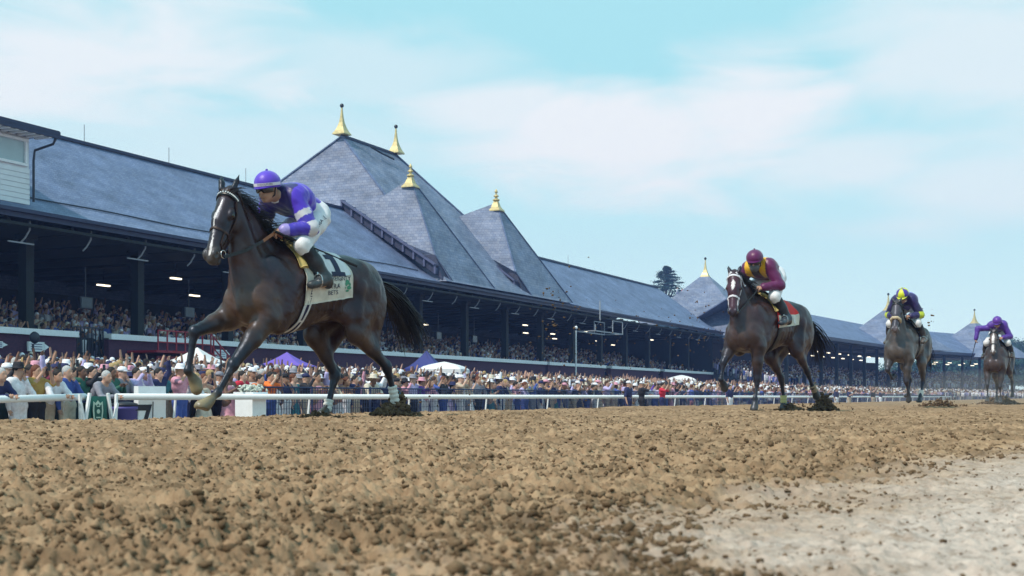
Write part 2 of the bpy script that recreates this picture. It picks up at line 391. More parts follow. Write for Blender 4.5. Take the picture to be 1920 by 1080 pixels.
def build_clods():
    rs = np.random.RandomState(5); n = 100000
    r = .9*np.exp(rs.rand(n)*math.log(22/.9)); th = np.radians(rs.rand(n)*66-33)
    X = r*np.sin(th); Z = r*np.cos(th); x = X*ca-Z*sa; y = X*sa+Z*ca
    hd = hard(x, y); clus = vnoise(x, y, 1.6, 21)
    k = (rs.rand(n) < np.where(hd > .5, .13, .35+.65*(clus > .5))) & (-x < 14)
    x, y, r, hd = x[k], y[k], r[k], hd[k]
    size = (.0024+.0072*rs.rand(len(x))**3.4)*np.interp(r, [0, 3, 12], [.75, .95, 1.45]); big = rs.rand(len(x)) > .997; size[big] *= 1.7
    size[hd > .5] *= .5
    z = ground_z(-x)+dirt_h(x, y)+size*.25
    V, F = lumps(np.stack([x, y, z], -1), size, 1, 3, .50, .8)
    mesh_obj('dirt_clods', V, F, M_CLOD, smooth=False, kind='stuff', label='dark loose clods of dirt scattered over the track', cat='dirt')

def slate_material(name, c1, c2, rows=4.2):
    m = bpy.data.materials.new(name); m.use_nodes = True; t = m.node_tree; b = t.nodes['Principled BSDF']; L = t.links
    b.inputs['Roughness'].default_value = .62; b.inputs['Specular IOR Level'].default_value = .4
    tcn = nd('ShaderNodeTexCoord', t); sx = nd('ShaderNodeSeparateXYZ', t); L.new(tcn.outputs['Object'], sx.inputs[0])
    ad = nd('ShaderNodeMath', t, operation='ADD'); L.new(sx.outputs[0], ad.inputs[0]); L.new(sx.outputs[1], ad.inputs[1])
    cb = nd('ShaderNodeCombineXYZ', t); L.new(ad.outputs[0], cb.inputs[0]); L.new(sx.outputs[2], cb.inputs[1])
    br = nd('ShaderNodeTexBrick', t); L.new(cb.outputs[0], br.inputs['Vector']); br.inputs['Scale'].default_value = rows
    br.inputs['Brick Width'].default_value = 1.3; br.inputs['Row Height'].default_value = .8; br.inputs['Mortar Size'].default_value = .035; br.inputs['Mortar Smooth'].default_value = .3
    br.inputs['Color1'].default_value = (*c1, 1); br.inputs['Color2'].default_value = (*c2, 1); br.inputs['Mortar'].default_value = (c1[0]*.45, c1[1]*.45, c1[2]*.5, 1)
    no = nd('ShaderNodeTexNoise', t); no.inputs['Scale'].default_value = .55; no.inputs['Detail'].default_value = 8; no.inputs['Roughness'].default_value = .65
    mp_ = nd('ShaderNodeMapping', t); mp_.inputs['Scale'].default_value = (1, 1, 2.2); L.new(tcn.outputs['Object'], mp_.inputs[0]); L.new(mp_.outputs[0], no.inputs['Vector'])
    mr = nd('ShaderNodeMapRange', t); mr.inputs[1].default_value = .3; mr.inputs[2].default_value = .7; mr.inputs[3].default_value = .68; mr.inputs[4].default_value = 1.36; L.new(no.outputs[0], mr.inputs[0])
    vm = nd('ShaderNodeVectorMath', t, operation='SCALE'); L.new(br.outputs['Color'], vm.inputs[0]); L.new(mr.outputs[0], vm.inputs['Scale']); L.new(vm.outputs[0], b.inputs['Base Color'])
    bn = nd('ShaderNodeBump', t); bn.inputs['Strength'].default_value = .35; bn.inputs['Distance'].default_value = .03; L.new(br.outputs['Fac'], bn.inputs['Height']); bn.invert = True
    L.new(bn.outputs[0], b.inputs['Normal'])
    return m
def brick_material(name, c1, c2, mort, sc=4.5):
    m = bpy.data.materials.new(name); m.use_nodes = True; t = m.node_tree; b = t.nodes['Principled BSDF']; L = t.links; b.inputs['Roughness'].default_value = .85
    tcn = nd('ShaderNodeTexCoord', t); sx = nd('ShaderNodeSeparateXYZ', t); L.new(tcn.outputs['Object'], sx.inputs[0])
    ad = nd('ShaderNodeMath', t, operation='ADD'); L.new(sx.outputs[0], ad.inputs[0]); L.new(sx.outputs[1], ad.inputs[1])
    cb = nd('ShaderNodeCombineXYZ', t); L.new(ad.outputs[0], cb.inputs[0]); L.new(sx.outputs[2], cb.inputs[1])
    br = nd('ShaderNodeTexBrick', t); L.new(cb.outputs[0], br.inputs['Vector']); br.inputs['Scale'].default_value = sc
    br.inputs['Color1'].default_value = (*c1, 1); br.inputs['Color2'].default_value = (*c2, 1); br.inputs['Mortar'].default_value = (*mort, 1); br.inputs['Mortar Size'].default_value = .02
    L.new(br.outputs['Color'], b.inputs['Base Color']); return m
M_SLATE = slate_material('slate', (.108, .145, .262), (.150, .188, .312), 6.5)
M_SLATE2 = slate_material('slate_tower', (.130, .165, .265), (.20, .225, .32), 4.2)
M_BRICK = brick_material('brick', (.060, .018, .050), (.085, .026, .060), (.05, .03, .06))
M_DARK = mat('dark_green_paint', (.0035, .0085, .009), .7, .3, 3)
M_FASCIA = mat('fascia_paint', (.018, .026, .075), .5, .2, 3)
M_WHITE = mat('white_paint', (.80, .83, .88), .5, .06, 8)
M_GOLD = mat('finial_gold', (.55, .44, .22), .42, .25, 5, metal=.25, bump=.1)
M_LOUVER = mat('louver', (.03, .035, .075), .6, .3, 9)
M_IRON = mat('dark_iron', (.02, .025, .04), .5, .2, 5)
M_GREYMET = mat('grey_metal', (.28, .31, .36), .5, .1, 5)
M_LAMP = mat('lamp_glow', (.9, .85, .7), .5, 0, 1, emit=((1, .88, .66), 2.6))
M_GLASS = mat('window_glass', (.35, .45, .50), .12, .1, 2, spec=.8)
M_RED = mat('red_paint', (.30, .015, .03), .5, .2, 4)

def quadpts(mb, pts, th, m=0):
    """a slab: polygon of Vectors extruded down its normal by th"""
    pts = [Vector(p) for p in pts]; n = (pts[1]-pts[0]).cross(pts[2]-pts[0]).normalized()
    if n.z < 0: pts = pts[::-1]; n = -n
    k = len(pts); v = pts + [p-n*th for p in pts]
    f = [tuple(range(k)), tuple(range(2*k-1, k-1, -1))] + [(i, i+k, (i+1) % k+k, (i+1) % k) for i in range(k)]
    mb.add(v, f, m)
def pyramid(mb, base, apex, m=0):
    v = [Vector(p) for p in base]+[Vector(apex)]; k = len(base)
    mb.add(v, [tuple(range(k))[::-1]]+[(i, (i+1) % k, k) for i in range(k)], m)
def concave_pyr(mb, cx, cy, z0, z1, hw0, hd0, m=0, flare=.0, steps=6, rot=0):
    """square pyramid with a slightly bell-cast foot"""
    prof = []
    for i in range(steps+1):
        t = i/steps; w = (1-t) + flare*(1-t)**6; prof.append((max(w, .001), z0+(z1-z0)*t))
    b = len(mb.v); v = []
    for w, z in prof:
        for a, c in ((-1,-1),(1,-1),(1,1),(-1,1)):
            x, y = a*hd0*w, c*hw0*w; v.append((cx+x*math.cos(rot)-y*math.sin(rot), cy+x*math.sin(rot)+y*math.cos(rot), z))
    f = [(i*4+j, i*4+(j+1) % 4, (i+1)*4+(j+1) % 4, (i+1)*4+j) for i in range(steps) for j in range(4)] + [(3,2,1,0)]
    mb.add(v, f, m)

def finial(parent, loc, kind=0, sc=1.0, rot=0):
    mb = MB()
    sq = []
    if kind == 0:      # tall flared square spike with a ball
        prof = [(.95, 0), (.92, .12), (.70, .35), (.46, .75), (.28, 1.2), (.17, 1.7), (.11, 2.2), (.08, 2.65)]
        for r, z in prof: sq.append((r*sc, z*sc))
        mb.lathe(loc, sq, 4, 0, rot=math.pi/4+rot)
        mb.lathe(loc+Vector((0,0,2.6*sc)), [(.05*sc,0),(.15*sc,.06*sc),(.2*sc,.2*sc),(.15*sc,.34*sc),(.04*sc,.4*sc)], 12, 1)
    else:              # stepped foot, stacked rings and a small knob
        mb.lathe(loc, [(.92*sc, 0), (.9*sc, .1*sc), (.55*sc, .42*sc), (.36*sc, .8*sc), (.27*sc, 1.05*sc)], 4, 0, rot=math.pi/4+rot)
        mb.lathe(loc+Vector((0,0,1.0*sc)), [(.2*sc,0),(.36*sc,.1*sc),(.34*sc,.2*sc),(.14*sc,.3*sc),(.13*sc,.42*sc),(.27*sc,.5*sc),(.24*sc,.6*sc),(.1*sc,.7*sc),(.09*sc,.85*sc),(.17*sc,.92*sc),(.15*sc,1.04*sc),(.03*sc,1.25*sc)], 12, 0)
    return mb.build('finial', [M_GOLD, M_IRON], parent, smooth=False)

EAVE = (37.0, 7.08); RIDGE = (44.2, 12.1)
def roofline(s0, s1, mb, nseg=1):
    prof = [(36.9, 7.02), (38.6, 7.95), (44.2, 12.12)]
    for (d0, h0), (d1, h1) in zip(prof, prof[1:]): quadpts(mb, [P(s0,d0,h0), P(s1,d0,h0), P(s1,d1,h1), P(s0,d1,h1)], .12, 0)
    quadpts(mb, [P(s0,44.2,12.12), P(s1,44.2,12.12), P(s1,54,5.9), P(s0,54,5.9)], .12, 0)

def build_stand():
    g = empty('grandstand', (-40, 80, -.1), label='long open wooden grandstand with slate roof, pyramid towers and gold finials', cat='grandstand')
    g_inv = Matrix.Translation((40, -80, .1))
    def fin(mb, name, mats, smooth=False, parent=g, **k):
        if parent is g: mb.v = [(x+40, y-80, z+.1) for x, y, z in mb.v]
        return mb.build(name, mats, parent, smooth, **k)
    S0, S1 = 12, 137
    mb = MB(); roofline(S0, S1, mb)
    # ridge roll
    mb.bar(P(S0,44.2,12.2), P(S1,44.2,12.2), .25, .14, 1)
    fin(mb, 'roof', [M_SLATE, M_FASCIA])
    mb = MB(); mb.bar(P(S0,36.85,6.9), P(S1,36.85,6.9), .14, .28, 0); mb.bar(P(S0,36.72,7.02), P(S1,36.72,7.02), .2, .14, 0)
    fin(mb, 'fascia', [M_FASCIA])
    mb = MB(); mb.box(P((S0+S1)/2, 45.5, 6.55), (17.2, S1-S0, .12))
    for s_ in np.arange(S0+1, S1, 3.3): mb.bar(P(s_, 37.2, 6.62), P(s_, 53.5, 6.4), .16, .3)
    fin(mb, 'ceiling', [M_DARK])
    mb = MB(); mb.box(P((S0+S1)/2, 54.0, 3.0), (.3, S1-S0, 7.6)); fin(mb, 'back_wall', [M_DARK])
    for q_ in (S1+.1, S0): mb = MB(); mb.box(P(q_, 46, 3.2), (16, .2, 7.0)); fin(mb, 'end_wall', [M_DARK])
    # main tower: hipped roof with a short ridge
    L_, R_ = (75.3,47,17.9), (82.8,47,17.9); FL,FR,BL,BR = (72,38,8.4),(89.2,38,8.4),(72,61,8.4),(89.2,61,8.4)
    mb = MB()
    v = [P(*q) for q in (L_,R_,FL,FR,BL,BR,(71.2,36.75,7.25),(91.5,36.75,7.25),(71.2,62,7.2),(91.5,62,7.2))]
    mb.add(v, [(0,2,3,1),(0,4,2),(1,3,5),(0,1,5,4),(2,6,7,3),(4,8,6,2),(3,7,9,5),(6,8,9,7)], 0)
    for a, b in ((L_,FL),(R_,FR),(L_,BL)): mb.bar(P(*a)+Vector((.03,0,.03)), P(*b)+Vector((.03,0,.03)), .2, .08, 1)
    mb.bar(P(*L_)+Vector((0,0,.05)), P(*R_)+Vector((0,0,.05)), .22, .16, 2)
    tw = fin(mb, 'tower_roof', [M_SLATE2, M_SLATE, M_FASCIA])
    # snow guard pole near the tower ridge
    mb = MB(); mb.tube([P(78,46.3,17.6), P(79,46.0,17.3), P(80.4,45.8,17.1)], .07, 6); fin(mb, 'ridge_ladder', [M_IRON])
    # front turrets
    def turret(A, FL, FLb, FRb, BR, BL):
        mb = MB(); v = [P(*q) for q in (A, FL, FLb, FRb, BR, BL)]; mb.add(v, [(0,5,1),(0,1,2,3),(0,3,4),(0,4,5),(1,5,4,3,2)])
        for a, b in ((A, FL), (FL, FLb), (A, FRb)): mb.bar(P(*a)+Vector((.02,0,.02)), P(*b)+Vector((.02,0,.02)), .10, .05, 1)
        return mb
    mb = turret((72.9,40.3,14.2), (71.3,37.66,8.9), (71.9,36.85,7.3), (78.4,36.85,7.3), (77.4,44,10.5), (71.3,44,11.5))
    t1 = fin(mb, 'turret_roof', [M_SLATE2, M_SLATE])
    mb = turret((86.0,40.3,14.4), (83.6,37.66,8.95), (84.6,36.85,7.3), (92.6,36.85,7.3), (91.0,44.3,10.5), (83.6,44.3,12.6))
    t2 = fin(mb, 'turret_roof', [M_SLATE2, M_SLATE])
    # louvered clerestory strips where tower eaves pass above the main roof
    def louver(a, b, h=.55, w=.5):
        mb = MB(); a, b = Vector(a), Vector(b); n = 9
        mb.bar(a, b, w*.6, h, 0)
        for i in range(n+1):
            p = a.lerp(b, i/n); mb.box(p+Vector((0,-.02,.02)), (.12, w, h+.08), 1)
        mb.bar(a+Vector((0,-.1,h/2)), b+Vector((0,-.1,h/2)), w, .1, 1)
        fin(mb, 'louver_strip', [M_LOUVER, mat('louver_slat', (.09,.10,.19), .6, .2, 4)])
    louver(P(71.2,37.5,8.0), P(71.0,44.2,12.4)); louver(P(83.5,37.6,8.0), P(83.3,44.0,12.9), .6)
    for (s_, d_) in ((71.25, 37.35), (83.75, 37.35)):
        mb = MB(); v = [P(s_-.05,d_-.3,7.3), P(s_+1.0,d_-.6,7.2), P(s_+.05,d_+.3,8.95), P(s_-.1,d_+1.6,8.9)]; mb.add(v, [(0,1,2),(0,2,3)], 0)
        fin(mb, 'louver_gable', [M_LOUVER])
    # roof swell beyond the second turret
    mb = MB(); v = [P(91,37.0,7.3), P(97.5,36.95,7.1), P(94.5,44.2,12.25), P(90.5,43.5,12.9)]; quadpts(mb, v, .1); fin(mb, 'roof_swell', [M_SLATE])
    finial(g, P(75.3,47,18.0)+Vector((40,-80,.1)), 0, .72); finial(g, P(82.8,47,18.0)+Vector((40,-80,.1)), 0, .72)
    finial(g, Vector((-40.3,72.9,13.75))+Vector((40,-80,.1)), 1, .70); finial(g, Vector((-40.3,86.0,13.95))+Vector((40,-80,.1)), 1, .74)
    # spire at the far end
    c = P(145.5, 41.2, 0); mb = MB(); concave_pyr(mb, c.x, c.y, 6.6, 14.7, 8.2, 8.2, 0, .06); fin(mb, 'tower_roof', [M_SLATE2])
    finial(g, Vector((c.x, c.y, 14.1))+Vector((40,-80,.1)), 0, .8)
    # brick front wall with white coping
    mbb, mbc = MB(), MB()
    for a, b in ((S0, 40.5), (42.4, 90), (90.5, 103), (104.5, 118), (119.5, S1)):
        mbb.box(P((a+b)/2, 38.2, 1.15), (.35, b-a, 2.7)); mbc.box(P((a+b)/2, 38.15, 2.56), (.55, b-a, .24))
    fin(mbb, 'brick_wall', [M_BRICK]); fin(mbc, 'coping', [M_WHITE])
    mb = MB()
    for s_ in np.arange(40.6, 42.4, .22): mb.bar(P(s_, 38.3, 1.2), P(s_, 38.3, 2.9), .04)
    mb.bar(P(40.5,38.3,2.9), P(42.4,38.3,2.9), .06); mb.box(P(41.4,38.8,1.2), (.1,1.8,2.6)); fin(mb, 'gate_bars', [M_IRON])
    # seating tiers
    mb = MB()
    for i in range(12):
        z1 = 1.45+.19*i*.9; mb.box(P((S0+S1)/2, 38.4+.9*i+.5, z1/2-.5), (.9, S1-S0-.4, z1+1.0))
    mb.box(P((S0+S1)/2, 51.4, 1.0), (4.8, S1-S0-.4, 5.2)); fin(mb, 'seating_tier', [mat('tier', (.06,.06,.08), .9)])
    # columns, brackets, lamps
    cols = np.arange(32.1, S1-2, 6.55)
    for s_ in cols:
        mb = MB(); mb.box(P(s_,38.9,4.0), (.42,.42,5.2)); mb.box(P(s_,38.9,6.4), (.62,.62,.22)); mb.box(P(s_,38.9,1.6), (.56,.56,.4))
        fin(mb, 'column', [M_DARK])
    for s_ in np.arange(S0+2, S1-2, 3.3):
        mb = MB(); mb.tube([P(s_,37.15,6.75), P(s_+.03,37.2,6.4), P(s_-.05,37.35,6.1), P(s_-.10,37.5,5.95)], .035, 6)
        if int(s_*10) % 2: mb.bar(P(s_-.75,37.5,5.92), P(s_+.55,37.5,5.92), .06, .05)
        fin(mb, 'bracket', [M_GREYMET])
    rs = random.Random(4)
    for s_ in np.arange(52, S1-3, 7.3):
        for d_ in ((40.6, 46.5) if rs.random() < .5 else (rs.choice((41.5, 45.0, 48.5)),)):
            mb = MB(); q = s_+rs.uniform(-2.6,2.6); mb.box(P(q, d_, 5.75), (.16,.85 if d_ > 42 else .7,.07), 0); mb.box(P(q, d_, 5.83), (.2,.9,.05), 1); mb.bar(P(q,d_,5.85), P(q,d_,6.5), .03, m=1)
            fin(mb, 'ceiling_light', [M_LAMP, M_DARK])
    for s_ in (34.5, 42.6, 49.5, 75.2, 80.6, 92.5):
        mb = MB(); mb.box(P(s_,39.5,4.05), (.15,.75,.5), 0); mb.bar(P(s_,39.5,4.3), P(s_,39.5,5.6), .05, m=0); mb.box(P(s_,39.41,4.05), (.02,.66,.42), 1)
        fin(mb, 'hanging_screen', [M_IRON, mat('screen_glass', (.03,.05,.07), .2, .2, 3)])
    # announcer booth standing on the roof slope
    bt = MB(); bt.box(P(33, 39.2, 8.6), (3.0, 9.2, 3.0))
    bw = fin(bt, 'booth_wall', [mat('clapboard', (.70,.74,.80), .6, .05, 3)])
    o = Vector((40,-80,.1))
    mb = MB()
    for k in range(7): mb.box(P(33,37.68,7.55+.2*k)+o, (.05,9.2,.17), 0)
    mb.build('clapboard', [mat('clapboard_board', (.72,.76,.82), .6, .05, 3)], bw)
    mb = MB(); mb.box(P(34.3,37.66,9.45)+o, (.03,6.0,.85), 0); mb.build('window_pane', [M_GLASS], bw)
    mb = MB()
    for z in (8.98, 9.92): mb.box(P(34.3,37.62,z)+o, (.1,6.3,.1))
    for s_ in (31.3,34.0,35.6,37.35): mb.box(P(s_,37.62,9.45)+o, (.1,.1,.86))
    mb.build('window_frame', [M_WHITE], bw)
    mb = MB(); mb.box(P(33,38.9,10.28)+o, (4.4,10.4,.16)); mb.box(P(33,36.78,10.2)+o, (.14,10.5,.26)); 
    for s_ in np.arange(29, 38.2, .42): mb.box(P(s_,37.2,10.11)+o, (.8,.14,.14), 1)
    mb.build('booth_roof', [M_FASCIA, M_WHITE], bw)
    mb = MB(); mb.tube([P(38.1,36.8,10.1)+o, P(38.05,36.9,9.85)+o, P(37.75,37.55,9.6)+o, P(37.72,37.58,9.2)+o, P(37.72,37.58,7.6)+o], .05, 6); mb.build('downpipe', [M_IRON], bw)
    mb = MB(); mb.tube([P(s_, 38.35+.10*math.sin(s_*.21)+.05*math.sin(s_*.77), 7.83+.055*math.sin(s_*.21)+.03*math.sin(s_*.77)+.05) for s_ in np.arange(S0, 71, .8)], .035, 5); fin(mb, 'roof_cable', [M_IRON])
    # lightning rods along the ridge
    for s_ in (41.5, 47.6, 53.8, 60.5, 100, 110):
        mb = MB(); mb.tube([P(s_,44.2,12.2), P(s_,44.2,13.1)], .02, 4); fin(mb, 'lightning_rod', [M_GREYMET])
    # red steel stair from the tiers down to the apron
    st = MB()
    for i in range(8): st.box(P(47.6+.28*i, 37.1, 1.9-.24*i), (1.3,.3,.06), 0)
    st.box(P(45.3,37.2,1.95), (1.6,3.6,.10), 0); st.bar(P(47.2,36.4,1.9), P(49.9,36.4,-.2), .08, .25, 0); st.box(P(45.4,36.55,.9), (.1,3.4,1.7), 1); st.box(P(45.4,36.45,1.45), (.06,1.9,.10), 2)
    for dd in (36.4,): 
        for z in (2.35, 2.85): st.bar(P(43.6,dd,z), P(47.2,dd,z), .05, m=0); st.bar(P(47.2,dd,z), P(50.4,dd,z-2.3), .05, m=0)
        for s_ in np.arange(43.6, 47.3, .6): st.bar(P(s_,dd,1.95), P(s_,dd,2.85), .05, m=0)
        for i in range(6): st.bar(P(47.4+.5*i,dd,1.8-.4*i), P(47.4+.5*i,dd,2.75-.4*i), .05, m=0)
    fin(st, 'stair', [M_RED, mat('red_dark', (.16,.012,.02), .6), mat('pale_strip', (.75,.62,.45), .6)])

def section_building():
    """the two far sections, each bent a little more towards the track"""
    g = empty('far_grandstand', (0, 0, 0), label='distant curved end of the grandstand with smaller spired towers', cat='grandstand')
    pts = [(29.5, 136.5), (62.4, 194.0), (88.0, 221.0)]
    for q in range(2):
        a = Vector((pts[q][0], pts[q][1])); b = Vector((pts[q+1][0], pts[q+1][1])); e = (b-a).normalized(); n = Vector((-e.y, e.x))
        def Q(t, off, h): c = a + e*t + n*off; return xz(c.x, c.y, h)
        L = (b-a).length; t0 = 0; ex = 3 if q == 0 else -6
        mb = MB(); quadpts(mb, [Q(t0,0,7.0), Q(L,0,7.0), Q(L+ex*.3,1.8,8.0), Q(t0,1.8,8.0)], .12)
        quadpts(mb, [Q(t0,1.8,8.0), Q(L+ex*.3,1.8,8.0), Q(L+ex,7,10.75), Q(t0,7,10.75)], .12)
        quadpts(mb, [Q(t0,7,10.75), Q(L+ex,7,10.75), Q(L,14,6.9), Q(t0,14,6.9)], .12)
        if q == 1: quadpts(mb, [Q(L,0,7.0), Q(L,14,6.9), Q(L+ex,7,10.75)], .12)
        mb.build('roof', [M_SLATE], g)
        mb = MB(); mb.bar(Q(t0,-.05,6.82), Q(L,-.05,6.82), .14, .4); mb.build('fascia', [M_FASCIA], g)
        mb = MB(); quadpts(mb, [Q(t0,.3,6.6), Q(L,.3,6.6), Q(L,13.8,6.6), Q(t0,13.8,6.6)], .1); mb.build('ceiling', [M_DARK], g)
        for t in np.arange(3, L, 6.6):
            mb = MB(); mb.bar(Q(t,1.2,-.5), Q(t,1.2,6.6), .4); mb.build('column', [M_DARK], g)
        for t in np.arange(5, L-2, 5.0):
            for off in (3, 8):
                mb = MB(); mb.bar(Q(t,off,5.5), Q(t+1.0,off,5.5), .22, .1); mb.build('ceiling_light', [M_LAMP], g)
        mb = MB(); 
        for i in range(10): mb.bar(Q(0,2+.9*i,.3+.1*i), Q(L,2+.9*i,.3+.1*i), .9, 1.6+.2*i)
        if q == 0: mb.bar(Q(0,12.5,2.5), Q(L+12,12.5,2.5), .3, 8)
        else: mb.bar(Q(0,12.5,2.0), Q(L*.25,12.5,2.0), .3, 7)
        mb.build('seating_tier', [mat('tier', (.06,.06,.08), .9)], g)
        mb = MB(); mb.bar(Q(0,1.0,.2), Q(L,1.0,.2), .3, 2.0); mb.build('brick_wall', [M_BRICK], g)
    for X, Z, h, hw in ((.294*180, 180, 12.7, 6.0), (.3613*214, 214, 12.8, 6.4)):
        c = xz(X, Z, 0); mb = MB(); concave_pyr(mb, c.x, c.y, 6.6, h+.2, hw, hw, 0, .05, rot=-.5); mb.build('tower_roof', [M_SLATE2], g); finial(g, Vector((c.x, c.y, h-.45)), 0, .85, -.5)

def build_rails():
    # outer white running rail; the near stretch sits a little lower beyond a gap
    def rail(pts, label, posts):
        o = empty('running_rail', pts[0], label=label, cat='rail', group='white running rail along the far side of the track')
        b = Vector(pts[0]); mb = MB(); mb.tube([Vector(p)-b for p in pts], .070, 12); mb.build('rail_bar', [M_WHITE], o, smooth=True)
        for p in posts:
            mb = MB(); p = Vector(p)-b; mb.bar(p, (p.x-.12, p.y, float(ground_z(-(p.x+b.x)))-b.z-.05), .035, .04); mb.build('post', [M_WHITE], o)
        return o
    rail([P(11.5,18.0,-.04), P(17.3,18.0,-.045), P(19.4,18.0,0.0)], 'near stretch of white rail left of the green crested banner', [P(s_,18.34,-.05) for s_ in np.arange(12, 19.4, 3.6)])
    rail([P(20.3,18.0,0), P(205,18.0,0)], 'long white rail running from the banner into the distance', [P(s_,18.06,-.05) for s_ in np.arange(22.2, 204, 5.2)])
    # crowd fence of dark mesh panels behind it
    fm = mat('fence_mesh', (.02,.035,.10), .7, .3, 5)
    of = empty('crowd_fence', P(25.6, 18.75, -1.1), label='long dark mesh crowd fence between the white rail and the spectators', cat='fence')
    for i, s_ in enumerate(np.arange(25.6, 190, 3.0)):
        dy = s_-25.6; o = of
        mb = MB()
        for k in range(25): mb.bar((0, dy+k*.12, .12), (0, dy+k*.12, 1.33), .012)
        for z in np.arange(.15, 1.3, .16): mb.bar((0,dy,z), (0,dy+2.95,z), .012)
        mb.build('mesh_panel', [fm], o)
        mb = MB()
        for z in (.1, 1.34): mb.tube([(0,dy,z),(0,dy+2.95,z)], .022, 6)
        mb.build('frame', [fm], o)
        mb = MB(); mb.tube([(-.03,dy,0),(-.03,dy,1.38)], .026, 6); mb.build('post', [M_GREYMET if i % 4 == 0 else fm], o)
    # left: dark tarp fence below the near rail
    o = empty('tarp_fence', P(17, 18.7, -1.1), label='low dark green tarp fence behind the near stretch of white rail', cat='fence')
    mb = MB(); n = 60
    v = []
    for i in range(n+1):
        for z in (0.0, .55, .98): v.append((.04*math.sin(i*1.9)+.02*math.sin(i*5), -6+11.6*i/n, z))
    f = [(i*3+j, (i+1)*3+j, (i+1)*3+j+1, i*3+j+1) for i in range(n) for j in range(2)]
    mb.add(v, f); mb.build('tarp', [mat('dark_tarp', (.008,.028,.03), .7, .3, 3)], o, smooth=True)

# ------------------------------------------------------------------ horses
def frame_at(px, py, Z, delta):
    X = (px-960)/2400*Z; x = X*ca - Z*sa; y = X*sa + Z*ca
    return Vector((x, y, 0)), math.radians(delta)-math.pi/2     # empties turned so local +x is the running direction
V3 = lambda *a: np.array(a, float)
def hair(strands, n=3):
    """strands: list of (points, root radius); one mesh of thin tapered locks"""
    mb = MB()
    for pts, r in strands:
        k = len(pts); mb.tube(pts, [r*(1-.85*i/(k-1)) for i in range(k)], n, caps=False)
    return mb
def ribbon(field, pts, w, th=.006, off=.004, sub=14, snap=True, m=0, mb=None):
    """a strap laid on the surface of field through the given points"""
    pts = np.array(pts, float); q = []
    for a, b in zip(pts[:-1], pts[1:]):
        for i in range(sub): q.append(a+(b-a)*i/sub)
    q.append(pts[-1]); q = np.array(q)
    if snap: q = field.snap(q, off)
    nrm = field.grad(q); mb = mb or MB(); k = len(q); t = np.gradient(q, axis=0); t /= np.linalg.norm(t, axis=1, keepdims=True)+1e-9
    sd_ = np.cross(nrm, t); sd_ /= np.linalg.norm(sd_, axis=1, keepdims=True)+1e-9
    if snap:
        l = field.snap(q+sd_*w/2, off, 4); r_ = field.snap(q-sd_*w/2, off, 4)
    else: l, r_ = q+sd_*w/2, q-sd_*w/2
    v = [];
    for i in range(k): v += [l[i], q[i]+nrm[i]*th*.4, r_[i], r_[i]+nrm[i]*th, q[i]+nrm[i]*th*1.3, l[i]+nrm[i]*th]
    f = [(i*6+j, i*6+(j+1) % 6, (i+1)*6+(j+1) % 6, (i+1)*6+j) for i in range(k-1) for j in range(6)]
    mb.add(v, f, m); return mb

M_COAT = mat('horse_coat', rough=.37, var=.55, vs=6, bump=.13, bs=110, src='vcol', spec=.55, stretch=(.5, 1, 1))
def dusty(m):
    t = m.node_tree; b = t.nodes['Principled BSDF']; src = b.inputs['Base Color'].links[0].from_socket
    tcn = nd('ShaderNodeTexCoord', t); no = nd('ShaderNodeTexNoise', t); no.inputs['Scale'].default_value = 3.4; no.inputs['Detail'].default_value = 9; no.inputs['Roughness'].default_value = .72
    t.links.new(tcn.outputs['Object'], no.inputs['Vector']); mr = nd('ShaderNodeMapRange', t); mr.inputs[1].default_value = .50; mr.inputs[2].default_value = .74; mr.inputs[3].default_value = 0; mr.inputs[4].default_value = .30
    t.links.new(no.outputs[0], mr.inputs[0]); mm = nd('ShaderNodeMix', t, data_type='RGBA'); t.links.new(mr.outputs[0], mm.inputs[0]); t.links.new(src, mm.inputs[6]); mm.inputs[7].default_value = (.115, .085, .062, 1)
    t.links.new(mm.outputs[2], b.inputs['Base Color'])
dusty(M_COAT)
M_COAT.node_tree.nodes['Principled BSDF'].inputs['Specular Tint'].default_value = (.66, .76, 1.0, 1)
M_MANE = mat('horse_hair', (.010,.009,.014), .45, .4, 30, spec=.4)
M_EYE = mat('horse_eye', (.01,.008,.006), .06, 0, 1, spec=.8)
M_LEATHER = mat('black_leather', (.012,.012,.016), .4, .2, 30)
M_STEEL = mat('bit_steel', (.5,.5,.52), .25, .1, 10, metal=.9)
M_CLOTHW = mat('saddle_cloth_white', (.66,.66,.70), .75, .12, 9, bump=.25, bs=22)
M_CREAM = mat('saddle_cloth_cream', (.62,.58,.52), .8, .2, 12, bump=.3, bs=25)
M_INK = mat('navy_ink', (.008,.010,.05), .6, .1, 9)
M_GREENP = mat('green_print', (.06,.24,.15), .7, .2, 9)
M_BANDAGE = mat('leg_bandage', (.66,.64,.62), .8, .15, 20, bump=.3, bs=60)
M_SOLE = mat('hoof_sole', (.30,.28,.24), .8, .3, 20)

